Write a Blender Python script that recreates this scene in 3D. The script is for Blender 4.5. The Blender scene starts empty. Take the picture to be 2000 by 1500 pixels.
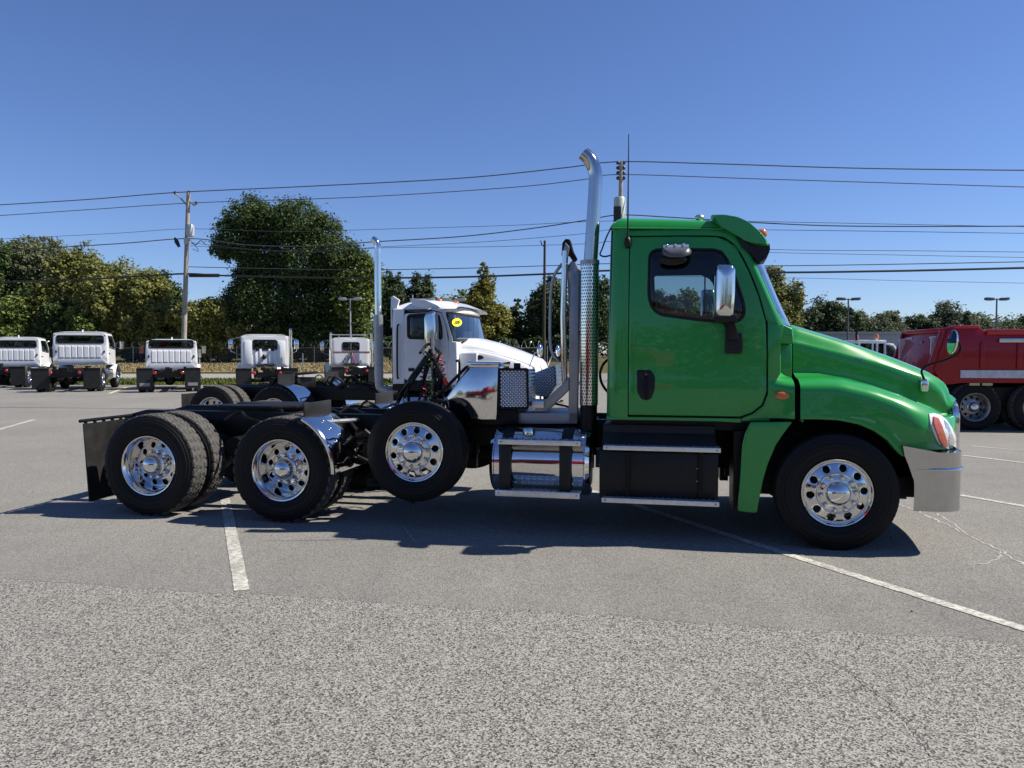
import bpy, bmesh, math, random
import numpy as np
from mathutils import Vector, Matrix
from mathutils.bvhtree import BVHTree
PI = math.pi
SC = bpy.context.scene
COL = SC.collection

# ------------------------------------------------------------------ camera, sky, sun, exposure
F_PX, EYE, PITCH = 1450.0, 1.7, math.atan(60 / 1450)
cam = bpy.data.cameras.new('camera'); cam_o = bpy.data.objects.new('camera', cam); COL.objects.link(cam_o)
cam.sensor_width = 36.0; cam.lens = F_PX * 36.0 / 2000.0
cam.clip_start = 0.1; cam.clip_end = 5000
cam_o.location = (0, 0, EYE); cam_o.rotation_euler = (PI / 2 - PITCH, 0, 0)
SC.camera = cam_o

SUN = Vector((0.895, 0.04, 1.0)).normalized()
world = bpy.data.worlds.new('World'); SC.world = world; world.use_nodes = True
wt = world.node_tree
sky = wt.nodes.new('ShaderNodeTexSky'); sky.sky_type = 'NISHITA'; sky.sun_disc = False
sky.sun_elevation = math.asin(SUN.z); sky.sun_rotation = math.atan2(SUN.x, SUN.y)
sky.altitude = 100; sky.air_density = 1.0; sky.dust_density = 0.0; sky.ozone_density = 3.0
bg = wt.nodes['Background']; bg.inputs['Strength'].default_value = 0.052
bal = wt.nodes.new('ShaderNodeMix'); bal.data_type = 'RGBA'; bal.blend_type = 'MULTIPLY'; bal.inputs[0].default_value = 1.0
bal.inputs[7].default_value = (0.97, 1.11, 1.52, 1)     # the camera's colour balance for a clear autumn sky
wt.links.new(sky.outputs[0], bal.inputs[6]); wt.links.new(bal.outputs[2], bg.inputs[0])
sl = bpy.data.lights.new('sun', 'SUN'); sl.energy = 5.0; sl.angle = math.radians(0.53); sl.color = (1.0, 0.93, 0.81)
so = bpy.data.objects.new('sun', sl); COL.objects.link(so)
so.rotation_euler = (-SUN).to_track_quat('-Z', 'Y').to_euler(); so.location = (30, 0, 40)
SC.view_settings.view_transform = 'Standard'; SC.view_settings.look = 'None'
SC.view_settings.exposure = 0.65; SC.view_settings.gamma = 1.0; SC.view_settings.use_curve_mapping = False
SC.cycles.max_bounces = 8; SC.cycles.transparent_max_bounces = 24
SC.cycles.caustics_reflective = False; SC.cycles.caustics_refractive = False

# ------------------------------------------------------------------ measuring the place from the photograph
CF = Vector((0, math.cos(PITCH), -math.sin(PITCH))); CU = Vector((0, math.sin(PITCH), math.cos(PITCH)))
CEYE = Vector((0, 0, EYE))
def ray(px, py): return CF * F_PX + Vector((1, 0, 0)) * (px - 1000) - CU * (py - 750)
def gnd(px, py, z=0.0):
    r = ray(px, py); return CEYE + r * ((z - EYE) / r.z)
def dep(px, py, d):
    r = ray(px, py); return CEYE + r * (d / r.y)
class Frame:
    """local frame of a vehicle: x forward, y inboard from its right side, z up"""
    def __init__(s, ox, oy, ang):
        s.o = Vector((ox, oy, 0)); s.a = ang
        s.fx = Vector((math.cos(ang), math.sin(ang), 0)); s.ly = Vector((-math.sin(ang), math.cos(ang), 0))
    def P(s, px, py, lat):
        r = ray(px, py); c = CEYE - s.o
        t = (lat - c.dot(s.ly)) / r.dot(s.ly); q = c + r * t
        return Vector((q.dot(s.fx), lat, q.z))
    def w(s, v): return s.o + s.fx * v[0] + s.ly * v[1] + Vector((0, 0, v[2]))
    def loc(s, q):
        q = q - s.o; return Vector((q.dot(s.fx), q.dot(s.ly), q.z))

# ------------------------------------------------------------------ objects
def tag(o, label=None, cat=None, group=None, kind=None):
    if label: o['label'] = label
    if cat: o['category'] = cat
    if group: o['group'] = group
    if kind: o['kind'] = kind
    return o
def thing(name, label, cat, loc=(0, 0, 0), rz=0.0, group=None):
    o = bpy.data.objects.new(name, None); COL.objects.link(o); o.empty_display_size = 0.3
    o.location = loc; o.rotation_euler = (0, 0, rz)
    return tag(o, label, cat, group)
def link(name, me, parent=None, loc=(0, 0, 0), rot=(0, 0, 0)):
    o = bpy.data.objects.new(name, me); COL.objects.link(o); o.parent = parent
    o.location = loc; o.rotation_euler = rot
    return o
def copy_tree(o, parent=None):
    c = o.copy(); COL.objects.link(c); c.parent = parent
    for ch in o.children: copy_tree(ch, c)
    return c

class MB:
    def __init__(s): s.v = []; s.f = []
    def add(s, vs, fs):
        b = len(s.v); s.v += [tuple(p) for p in vs]; s.f += [tuple(i + b for i in f) for f in fs]; return s
    def box(s, a, b, m=None):
        x0, y0, z0 = a; x1, y1, z1 = b
        vs = [Vector(p) for p in ((x0,y0,z0),(x1,y0,z0),(x1,y1,z0),(x0,y1,z0),(x0,y0,z1),(x1,y0,z1),(x1,y1,z1),(x0,y1,z1))]
        if m: vs = [m @ p for p in vs]
        return s.add(vs, [(0,3,2,1),(4,5,6,7),(0,1,5,4),(1,2,6,5),(2,3,7,6),(3,0,4,7)])
    def loft(s, rings, closed=True, caps=True):
        n = len(rings[0]); vs = [p for r in rings for p in r]; fs = []
        for i in range(len(rings) - 1):
            for j in range(n if closed else n - 1):
                k = (j + 1) % n; fs.append((i*n+j, i*n+k, (i+1)*n+k, (i+1)*n+j))
        if caps and closed: fs.append(tuple(range(n))[::-1]); fs.append(tuple((len(rings)-1)*n + j for j in range(n)))
        return s.add(vs, fs)
    def tube(s, path, r, n=8, caps=True):
        path = [Vector(p) for p in path]; m = len(path); rs = r if isinstance(r, (list, tuple)) else [r] * m
        rings = []; up = None
        for i, p in enumerate(path):
            t = (path[min(i+1, m-1)] - path[max(i-1, 0)])
            if t.length < 1e-9: t = Vector((0, 0, 1))
            t.normalize()
            if up is None:
                up = t.orthogonal().normalized()
            up = (up - t * up.dot(t))
            if up.length < 1e-6: up = t.orthogonal()
            up.normalize(); b = t.cross(up)
            rings.append([p + (up * math.cos(2*PI*j/n) + b * math.sin(2*PI*j/n)) * rs[i] for j in range(n)])
        return s.loft(rings, True, caps)
    def cyl(s, a, b, r0, r1=None, n=16): return s.tube([a, b], [r0, r0 if r1 is None else r1], n)
    def lathe(s, prof, n=32, axis='y', o=(0, 0, 0), caps=False):
        o = Vector(o); rings = []
        for r, h in prof:
            if axis == 'y': rings.append([o + Vector((r*math.cos(2*PI*j/n), h, r*math.sin(2*PI*j/n))) for j in range(n)])
            elif axis == 'z': rings.append([o + Vector((r*math.cos(2*PI*j/n), r*math.sin(2*PI*j/n), h)) for j in range(n)])
            else: rings.append([o + Vector((h, r*math.cos(2*PI*j/n), r*math.sin(2*PI*j/n))) for j in range(n)])
        return s.loft(rings, True, caps)
    def prism(s, poly, off):
        """poly: planar 3D points, off: extrusion vector"""
        off = Vector(off); a = [Vector(p) for p in poly]
        return s.loft([a, [p + off for p in a]], True, True)
    def grid(s, rows): return s.loft(rows, False, False)
    def ball(s, c, r, n=12, m=8):
        c = Vector(c); r = (r, r, r) if not isinstance(r, (tuple, list)) else r
        rings = [[c + Vector((r[0]*math.sin(PI*i/m)*math.cos(2*PI*j/n), r[1]*math.sin(PI*i/m)*math.sin(2*PI*j/n), r[2]*math.cos(PI*i/m))) for j in range(n)] for i in range(m+1)]
        return s.loft(rings, True, False)
    def mesh(s, name, m, smooth=38, bevel=0.0, segs=2, weld=True):
        bm = bmesh.new(); vs = [bm.verts.new(p) for p in s.v]
        for f in s.f:
            try: bm.faces.new([vs[i] for i in f])
            except ValueError: pass
        if weld: bmesh.ops.remove_doubles(bm, verts=bm.verts, dist=1e-5)
        bmesh.ops.dissolve_degenerate(bm, edges=bm.edges, dist=1e-6)
        bmesh.ops.recalc_face_normals(bm, faces=bm.faces)
        if bevel:
            es = [e for e in bm.edges if len(e.link_faces) == 2 and e.calc_face_angle(0) > math.radians(35)]
            bmesh.ops.bevel(bm, geom=es, offset=bevel, segments=segs, profile=0.5, affect='EDGES', clamp_overlap=True)
        me = bpy.data.meshes.new(name); bm.to_mesh(me); bm.free()
        for x in (m if isinstance(m, list) else [m]): me.materials.append(x)
        if smooth:
            for p in me.polygons: p.use_smooth = True
            me.set_sharp_from_angle(angle=math.radians(smooth))
        return me
    def build(s, name, m, parent=None, loc=(0, 0, 0), rot=(0, 0, 0), **k):
        return link(name, s.mesh(name, m, **k), parent, loc, rot)

def mirror(mb, w):
    r = MB(); r.v = [(x, w - y, z) for x, y, z in mb.v]; r.f = [f[::-1] for f in mb.f]; return r
def crom(pts, n=8, closed=False):
    pts = [Vector(p) for p in pts]; out = []; m = len(pts)
    for i in range(m if closed else m - 1):
        g = lambda k: pts[k % m] if closed else pts[max(0, min(m - 1, k))]
        a, b, c, d = g(i-1), g(i), g(i+1), g(i+2)
        for k in range(n):
            t = k / n
            out.append(0.5*((2*b) + (c-a)*t + (2*a-5*b+4*c-d)*t*t + (3*b-a-3*c+d)*t**3))
    if not closed: out.append(pts[-1])
    return out
def fillet(poly, r, n=5):
    """round the corners of a 2D polygon"""
    out = []; m = len(poly); poly = [Vector(p) for p in poly]
    for i in range(m):
        p = poly[i]; a = poly[i-1] - p; b = poly[(i+1) % m] - p
        q = min(r, a.length * 0.45, b.length * 0.45); A = p + a.normalized() * q; B = p + b.normalized() * q
        for k in range(n + 1):
            t = k / n; out.append(A * (1-t)**2 + p * 2*t*(1-t) + B * t*t)
    return out
def dense(poly, step):
    out = []; m = len(poly); poly = [Vector(p) for p in poly]
    for i in range(m):
        a, b = poly[i], poly[(i+1) % m]; k = max(1, int((b-a).length / step))
        out += [a.lerp(b, j / k) for j in range(k)]
    return out
def ray_poly(c, d, poly):
    best = None
    for i in range(len(poly)):
        a, b = poly[i], poly[(i+1) % len(poly)]; e = b - a
        den = d.x*e.y - d.y*e.x
        if abs(den) < 1e-12: continue
        w = a - c; t = (w.x*e.y - w.y*e.x) / den; u = (w.x*d.y - w.y*d.x) / den
        if t > 0 and -1e-6 <= u <= 1+1e-6 and (best is None or t > best): best = t
    return c + d * (best or 0)
def panel(poly, fn, th=0.02, hole=None, k=6, step=0.05, edge=0.008, mb=None, centre=None):
    """sheet filling a 2D outline (x,z), put on the surface y=fn(x,z), with rounded rim and thickness"""
    mb = mb or MB(); o = dense(poly, step); n = len(o)
    if hole:
        hole = [Vector(p) for p in hole]; c = sum(hole, Vector((0, 0))) / len(hole)
        inn = [ray_poly(c, (p - c), hole) for p in o]
    else:
        c = Vector(centre) if centre else sum(o, Vector((0, 0))) / n; inn = None
    rings = []
    ts = [0, 0.0, 0.03] + [0.03 + 0.97 * (i + 1) / k for i in range(k)]
    for q, t in enumerate(ts):
        row = []
        for i, p in enumerate(o):
            tgt = inn[i] if inn else c
            tt = t
            if q == 1: tt = 0
            if q == 2: tt = min(0.5, edge / max(1e-4, (tgt - p).length))
            if not inn and t >= 0.999: tt = 0.999
            x = p.lerp(tgt, tt); y = fn(x.x, x.y) + (th if q == 0 else edge * 0.6 if q == 1 else 0)
            row.append(Vector((x.x, y, x.y)))
        rings.append(row)
    if inn: rings.append([Vector((p.x, p.y + th, p.z)) for p in rings[-1]])
    return mb.loft(rings, True, False)
def ringpath(poly, fn, off, r, n=6, step=0.04):
    """closed bead (seal, gasket) along an outline on a surface"""
    pts = [Vector((p.x, fn(p.x, p.y) + off, p.y)) for p in dense(poly, step)]
    mb = MB(); m = len(pts); rings = []
    for i, p in enumerate(pts):
        t = (pts[(i+1) % m] - pts[i-1]).normalized(); u = Vector((0, 1, 0)); b = t.cross(u).normalized()
        rings.append([p + (b*math.cos(2*PI*j/n)*r + u*math.sin(2*PI*j/n)*r*0.6) for j in range(n)])
    rings.append(rings[0]); return mb.loft(rings, True, False)
def lerp_tab(tab, x):
    return float(np.interp(x, [t[0] for t in tab], [t[1] for t in tab]))

# ------------------------------------------------------------------ materials
class NT:
    def __init__(s, name):
        s.m = bpy.data.materials.new(name); s.m.use_nodes = True; s.t = s.m.node_tree
        s.b = s.t.nodes['Principled BSDF']; s.out = s.t.nodes['Material Output']
    def n(s, typ, **k):
        nd = s.t.nodes.new('ShaderNode' + typ)
        for a, v in k.items(): setattr(nd, a, v)
        return nd
    def l(s, a, b): s.t.links.new(a, b)
    def coords(s, kind='Object'):
        return s.n('TexCoord').outputs[kind]
    def noise(s, scale, detail=4, rough=0.55, co=None, kind='Object'):
        nd = s.n('TexNoise'); nd.inputs['Scale'].default_value = scale; nd.inputs['Detail'].default_value = detail
        nd.inputs['Roughness'].default_value = rough; s.l(co or s.coords(kind), nd.inputs['Vector']); return nd.outputs['Fac']
    def ramp(s, fac, stops):
        r = s.n('ValToRGB'); e = r.color_ramp.elements
        while len(e) < len(stops): e.new(0.5)
        for i, (p, c) in enumerate(stops):
            e[i].position = p; e[i].color = (*c, 1) if len(c) == 3 else c
        s.l(fac, r.inputs[0]); return r.outputs[0]
    def mix(s, fac, a, b, mode='MIX'):
        m = s.n('Mix', data_type='RGBA', blend_type=mode)
        for sock, v in ((m.inputs[0], fac), (m.inputs[6], a), (m.inputs[7], b)):
            if hasattr(v, 'links'): s.l(v, sock)
            elif isinstance(v, (int, float)): sock.default_value = v
            else: sock.default_value = (*v, 1)
        return m.outputs[2]
    def math(s, op, a, b=0.0):
        m = s.n('Math', operation=op)
        for sock, v in ((m.inputs[0], a), (m.inputs[1], b)):
            if hasattr(v, 'links'): s.l(v, sock)
            else: sock.default_value = v
        return m.outputs[0]
    def bump(s, h, strength=0.3, dist=0.01):
        b = s.n('Bump'); b.inputs['Strength'].default_value = strength; b.inputs['Distance'].default_value = dist
        s.l(h, b.inputs['Height']); s.l(b.outputs[0], s.b.inputs['Normal'])
    def set(s, **k):
        for a, v in k.items():
            sock = s.b.inputs[a.replace('_', ' ')]
            if hasattr(v, 'links'): s.l(v, sock)
            elif isinstance(v, (tuple, list)): sock.default_value = (*v, 1)
            else: sock.default_value = v
        return s
def g3(v): return (v, v, v)
def basic(name, col, rough=0.5, metal=0.0, var=0.12, scale=6.0, bump=0.0, bscale=60, coat=0.0, rvar=0.1, spec=0.5):
    t = NT(name); f = t.noise(scale, 5)
    lo = tuple(c * (1 - var) for c in col); hi = tuple(min(1, c * (1 + var)) for c in col)
    t.set(Base_Color=t.ramp(f, [(0.3, lo), (0.7, hi)]), Metallic=metal)
    t.set(Roughness=t.ramp(f, [(0.25, g3(max(0.02, rough - rvar))), (0.75, g3(min(1, rough + rvar)))]))
    t.b.inputs['Specular IOR Level'].default_value = spec
    if coat: t.b.inputs['Coat Weight'].default_value = coat; t.b.inputs['Coat Roughness'].default_value = 0.04
    if bump: t.bump(t.noise(bscale, 3), bump, 0.005)
    return t.m
def paint(name, col, dirt=0.12, coat=0.75):
    t = NT(name); f = t.noise(2.2, 6, 0.65); d = t.noise(14, 8, 0.7)
    base = t.mix(t.ramp(d, [(0.52, g3(0)), (0.78, g3(dirt))]), col, tuple(c * 0.75 + 0.02 for c in col))
    t.set(Base_Color=base, Roughness=t.ramp(f, [(0.3, g3(0.22)), (0.7, g3(0.36))]))
    t.b.inputs['Coat Weight'].default_value = coat; t.b.inputs['Coat Roughness'].default_value = 0.03; t.b.inputs['Specular IOR Level'].default_value = 0.2
    t.bump(t.noise(2.0, 1), 0.018, 0.02)
    return t.m
def chrome(name, v=0.72, r=0.05, wav=0.06, sc=3.0):
    t = NT(name); f = t.noise(9, 6, 0.7)
    t.set(Base_Color=t.ramp(f, [(0.3, g3(v * 0.9)), (0.7, g3(v))]), Metallic=1.0,
          Roughness=t.ramp(f, [(0.35, g3(r)), (0.75, g3(r * 2.2 + 0.01))]))
    t.bump(t.noise(sc, 2), wav, 0.03)
    return t.m
def glass(name, tint=(0.5, 0.56, 0.56), refl=1.0):
    t = NT(name); t.t.nodes.remove(t.b)
    tr = t.n('BsdfTransparent'); tr.inputs[0].default_value = (*tint, 1)
    gl = t.n('BsdfGlossy'); gl.inputs['Roughness'].default_value = 0.02; gl.inputs[0].default_value = (0.95, 0.97, 1, 1)
    lw = t.n('Fresnel'); lw.inputs[0].default_value = 1.5
    fc = t.math('MULTIPLY', lw.outputs[0], refl)
    mx = t.n('MixShader'); t.l(fc, mx.inputs[0]); t.l(tr.outputs[0], mx.inputs[1]); t.l(gl.outputs[0], mx.inputs[2])
    t.l(mx.outputs[0], t.out.inputs[0]); return t.m

GREEN = paint('green paint', (0.020, 0.262, 0.050), 0.03)
WHITE = paint('white paint', (0.74, 0.75, 0.76), 0.35)
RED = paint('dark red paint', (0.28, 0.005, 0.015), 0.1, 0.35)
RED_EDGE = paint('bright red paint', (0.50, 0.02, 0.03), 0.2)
CHROME = chrome('chrome'); CHROME_W = chrome('wavy polished steel', 0.70, 0.05, 0.35, 2.2)
CHROME_B = chrome('bumper chrome', 0.50, 0.05, 0.30, 2.0)
ALU = basic('brushed aluminium', (0.60, 0.60, 0.59), 0.32, 1.0, 0.1, 12)
ALU_STEP = basic('cast aluminium', (0.72, 0.71, 0.68), 0.42, 0.7, 0.12, 20)
STEEL = basic('galvanised steel', (0.36, 0.37, 0.38), 0.45, 0.8, 0.15, 8)
GREYPOST = basic('grey aluminium post', (0.30, 0.31, 0.33), 0.42, 0.75, 0.12, 6)
RUBBER = basic('tyre rubber', (0.0065, 0.0065, 0.0070), 0.60, 0.0, 0.3, 20, 0.25, 120, spec=0.22)
TREAD = basic('dusty tread rubber', (0.075, 0.072, 0.068), 0.85, 0.0, 0.35, 25, 0.4, 90, spec=0.25)
FLAP = basic('rubber mud flap', (0.016, 0.016, 0.016), 0.5, 0.0, 0.35, 5, 0.2, 40, spec=0.3)
BLACK = basic('black chassis paint', (0.0045, 0.0045, 0.005), 0.42, 0.0, 0.4, 8, 0.15, 40, spec=0.22)
GREASE = basic('greasy black steel', (0.007, 0.0065, 0.006), 0.5, 0.0, 0.5, 15, 0.3, 40, spec=0.25)
PLAST = basic('black plastic', (0.009, 0.009, 0.010), 0.42, 0.0, 0.2, 10, 0.1, 160, spec=0.3)
INTERIOR = basic('dark cab trim', (0.018, 0.018, 0.020), 0.8, 0.0, 0.2, 8, 0.1, 60)
GLASS = glass('tinted window glass', (0.58, 0.66, 0.65))
GLASS_D = glass('dark window glass', (0.22, 0.26, 0.27))
SHIELD = glass('windshield glass', (0.62, 0.70, 0.72), 1.6)
AMBER = basic('amber lens', (0.55, 0.13, 0.012), 0.15, 0, 0.15, 30, coat=1.0)
REDLENS = basic('red lens', (0.45, 0.01, 0.01), 0.15, 0, 0.15, 30, coat=1.0)
LENS = basic('hazed lamp lens', (0.70, 0.70, 0.68), 0.12, 0.0, 0.2, 9, coat=1.0)
HOSE_R = basic('red air hose', (0.42, 0.02, 0.02), 0.4)
HOSE_B = basic('blue air hose', (0.02, 0.06, 0.22), 0.4)
HOSE_G = basic('green cable', (0.12, 0.22, 0.03), 0.4)
def perforated():
    t = NT('perforated heat shield'); co = t.coords('Object')
    mp = t.n('Mapping'); t.l(co, mp.inputs[0])
    sep = t.n('SeparateXYZ'); t.l(mp.outputs[0], sep.inputs[0])
    ang = t.math('MULTIPLY', t.math('ARCTAN2', sep.outputs[1], sep.outputs[0]), 0.085 / 0.022)
    zz = t.math('DIVIDE', sep.outputs[2], 0.030)
    row = t.math('MULTIPLY', t.math('MODULO', t.math('FLOOR', zz), 2.0), 0.5)
    fx = t.math('SUBTRACT', t.math('FRACT', t.math('ADD', ang, row)), 0.5); fz = t.math('SUBTRACT', t.math('FRACT', zz), 0.5)
    d = t.math('ADD', t.math('POWER', t.math('MULTIPLY', fx, 1.0), 2.0), t.math('POWER', fz, 2.0))
    hole = t.math('LESS_THAN', d, 0.085)
    t.set(Base_Color=t.mix(hole, g3(0.74), g3(0.012)), Metallic=t.math('SUBTRACT', 1.0, hole), Roughness=0.09)
    t.bump(t.math('SUBTRACT', 1.0, hole), 0.4, 0.004); return t.m
PERF = perforated()
def diamond():
    t = NT('diamond tread plate'); co = t.coords('Object')
    sep = t.n('SeparateXYZ'); t.l(co, sep.inputs[0])
    a = t.math('ADD', sep.outputs[0], sep.outputs[2]); b = t.math('SUBTRACT', sep.outputs[0], sep.outputs[2])
    wa = t.math('SINE', t.math('MULTIPLY', a, 88.0)); wb = t.math('SINE', t.math('MULTIPLY', b, 88.0))
    h = t.math('MAXIMUM', t.math('POWER', t.math('ABSOLUTE', wa), 6.0), t.math('POWER', t.math('ABSOLUTE', wb), 6.0))
    t.set(Base_Color=g3(0.78), Metallic=1.0, Roughness=0.26); t.bump(h, 0.8, 0.012); return t.m
DIAMOND = diamond()
# ------------------------------------------------------------------ ground
def asphalt(name, grain, lo, mid, hi, patch, bump, crack=0.0):
    t = NT(name); co = t.coords('Object')
    v = t.n('TexVoronoi', feature='F1'); v.inputs['Scale'].default_value = grain; t.l(co, v.inputs['Vector'])
    sp = t.n('SeparateColor'); t.l(v.outputs['Color'], sp.inputs[0])
    v2 = t.n('TexVoronoi', feature='F1'); v2.inputs['Scale'].default_value = grain * 0.47; t.l(co, v2.inputs['Vector'])
    sp2 = t.n('SeparateColor'); t.l(v2.outputs['Color'], sp2.inputs[0])
    mixv = t.math('ADD', t.math('MULTIPLY', sp.outputs[0], 0.90), t.math('MULTIPLY', sp2.outputs[1], 0.10))
    col = t.ramp(mixv, [(0.12, g3(lo)), (0.45, g3(mid)), (0.9, g3(hi))])
    big = t.noise(0.35, 6, 0.6, co); med = t.noise(2.3, 6, 0.62, co)
    col = t.mix(1.0, col, t.ramp(big, [(0.3, g3(1 - patch)), (0.7, g3(1 + patch * 0.6))]), 'MULTIPLY')
    col = t.mix(1.0, col, t.ramp(med, [(0.3, g3(0.95)), (0.7, g3(1.04))]), 'MULTIPLY')
    oil = t.noise(0.8, 3, 0.5, co)
    col = t.mix(t.ramp(oil, [(0.66, g3(0)), (0.80, g3(0.22))]), col, g3(mid * 0.62))
    tone = t.mix(1.0, col, (1.12, 1.085, 1.0), 'MULTIPLY')
    t.set(Base_Color=tone, Roughness=0.9); t.b.inputs['Specular IOR Level'].default_value = 0.25
    h = t.math('ADD', t.math('MULTIPLY', v.outputs['Distance'], 1.0), t.math('MULTIPLY', t.noise(grain * 1.7, 3, 0.6, co), 0.4))
    t.bump(h, bump, 1.0 / grain); return t.m
A_FINE = asphalt('worn parking lot asphalt', 150, 0.10, 0.165, 0.25, 0.12, 0.30)
A_COARSE = asphalt('coarse chip asphalt', 128, 0.035, 0.155, 0.30, 0.05, 0.28)
ROAD = asphalt('pale road asphalt', 60, 0.16, 0.22, 0.30, 0.08, 0.3)
def turf(name, a, b, c, sc=1.2):
    t = NT(name); co = t.coords('Object'); f = t.noise(sc, 8, 0.7, co); g = t.noise(14, 6, 0.7, co)
    col = t.mix(0.45, t.ramp(f, [(0.3, a), (0.5, b), (0.72, c)]), t.ramp(g, [(0.3, a), (0.7, c)]))
    t.set(Base_Color=col, Roughness=0.95); t.b.inputs['Specular IOR Level'].default_value = 0.1
    t.bump(g, 0.8, 0.12); return t.m
GRASS = turf('mown green grass', (0.055, 0.085, 0.018), (0.10, 0.13, 0.03), (0.17, 0.17, 0.06))
DRY = turf('dry straw grass', (0.19, 0.15, 0.075), (0.26, 0.21, 0.115), (0.33, 0.27, 0.155), 0.8)
FIELD = turf('wooded ground', (0.05, 0.055, 0.02), (0.09, 0.085, 0.035), (0.14, 0.12, 0.06), 0.3)
LINE = NT('worn white road paint')
_t = LINE; _co = _t.coords('Object'); _w = _t.noise(28, 8, 0.75, _co); _d = _t.noise(3.0, 4, 0.6, _co)
_t.set(Base_Color=_t.mix(_t.ramp(_t.math('ADD', _t.math('MULTIPLY', _w, 0.75), _t.math('MULTIPLY', _d, 0.25)), [(0.40, g3(0)), (0.56, g3(1))]), (0.56, 0.55, 0.49), (0.24, 0.235, 0.215)), Roughness=0.8)
_t.bump(_w, 0.3, 0.004); LINE = LINE.m

def sheet(name, xs, ys, z, m, kind='structure', zf=None, wob=None):
    mb = MB(); rows = []
    for y in ys:
        rows.append([Vector((x, y + (wob(x) if wob and y == ys[-1] else 0), z if zf is None else zf(x, y))) for x in xs])
    mb.grid(rows); o = mb.build(name, m, None, smooth=60, weld=False)
    return tag(o, kind=kind) if kind else o
lin = lambda a, b, n: [a + (b - a) * i / (n - 1) for i in range(n)]
def hill(x, y):
    z = -0.03
    if y > 60 and x < 40: z += 0.75 * min(1, (y - 60) / 30) * min(1, max(0, (40 - x) / 30))
    return z
sheet('ground', lin(-900, 900, 61), sorted(set([-600, -200, 60, 70, 80, 90, 110, 140] + lin(0, 200, 11) + [400, 900, 2500])), 0, FIELD, zf=hill)
# the near edge of the finer lot surface follows the seam seen in the photograph
seam_pts = [(-14, 7.0), (-7, 6.0), (-3.87, 5.54), (0, 4.87), (3.01, 4.3), (8, 3.35), (16, 1.8)]
rnd = random.Random(3)
xs = lin(-14, 16, 301)
mb = MB()
wobs = [0.018 * math.sin(x * 3.1) + 0.012 * math.sin(x * 9.7 + 1) + rnd.uniform(-0.012, 0.012) for x in xs]
near = [Vector((x, lerp_tab(seam_pts, x) + w, 0.004)) for x, w in zip(xs, wobs)]
mb.grid([[Vector((x, 9.0, 0.004)) for x in xs], near, [Vector((p.x, p.y - 0.012, -0.004)) for p in near]])
tag(mb.build('asphalt_seam', A_FINE, None, smooth=60, weld=False), kind='structure')
mb = MB()
mb.grid([[Vector((x, y, 0.004)) for x in (-55, -14)] for y in (7.0, 39.8)]); mb.grid([[Vector((x, y, 0.004)) for x in (-14, 16)] for y in (9.0, 39.8)])
mb.grid([[Vector((x, y, 0.004)) for x in (16, 120)] for y in (1.8, 39.8)]); mb.grid([[Vector((x, y, 0.004)) for x in (4, 120)] for y in (39.8, 118)])
tag(mb.build('parking_lot', A_FINE, None, smooth=0, weld=False), kind='structure')
sheet('coarse_pavement', lin(-55, 120, 8), [-60, -10, 9.0], -0.004, A_COARSE)
sheet('grass_verge', lin(-140, 3.7, 30), lin(39.6, 47.6, 5), 0.03, GRASS, zf=lambda x, y: 0.012 + 0.02 * math.sin(x * 1.3) ** 2)
sheet('road', lin(-200, 3.8, 10), [47.4, 63.4], 0.0, ROAD)
sheet('dry_grass_bank', lin(-200, 3.9, 40), lin(63.2, 92, 9), 0, DRY, zf=lambda x, y: hill(x, y) + 0.05)
# grass blades along the verge
def blades(name, x0, x1, y0, y1, n, m, zf, h, seed, w=0.05):
    r = np.random.default_rng(seed); x = r.uniform(x0, x1, n); y = r.uniform(y0, y1, n); a = r.uniform(0, 2*PI, n); hh = h * r.uniform(0.5, 1.3, n)
    z = np.array([zf(p, q) for p, q in zip(x, y)]); lean = r.normal(0, 0.35, (n, 2)) * hh[:, None]
    v = np.zeros((n, 3, 3), np.float32); dx = np.cos(a) * w; dy = np.sin(a) * w
    v[:, 0] = np.stack([x - dx, y - dy, z], 1); v[:, 1] = np.stack([x + dx, y + dy, z], 1); v[:, 2] = np.stack([x + lean[:, 0], y + lean[:, 1], z + hh], 1)
    me = bpy.data.meshes.new(name); me.vertices.add(n*3); me.vertices.foreach_set('co', v.ravel())
    me.loops.add(n*3); me.loops.foreach_set('vertex_index', np.arange(n*3, dtype=np.int32))
    me.polygons.add(n); me.polygons.foreach_set('loop_start', np.arange(0, n*3, 3, dtype=np.int32))
    me.update(); me.validate(); me.materials.append(m)
    o = bpy.data.objects.new(name, me); COL.objects.link(o); return o
tag(blades('verge_grass', -60, 3.6, 39.7, 47.5, 26000, GRASS, lambda x, y: 0.02, 0.16, 5), 'strip of mown green grass between the parking lot and the road', 'grass', kind='stuff')
tag(blades('straw_grass', -80, 3.8, 63.5, 92, 30000, DRY, lambda x, y: hill(x, y) + 0.05, 0.13, 6, 0.08), 'dry straw coloured grass on the bank below the fence', 'grass', kind='stuff')

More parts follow.
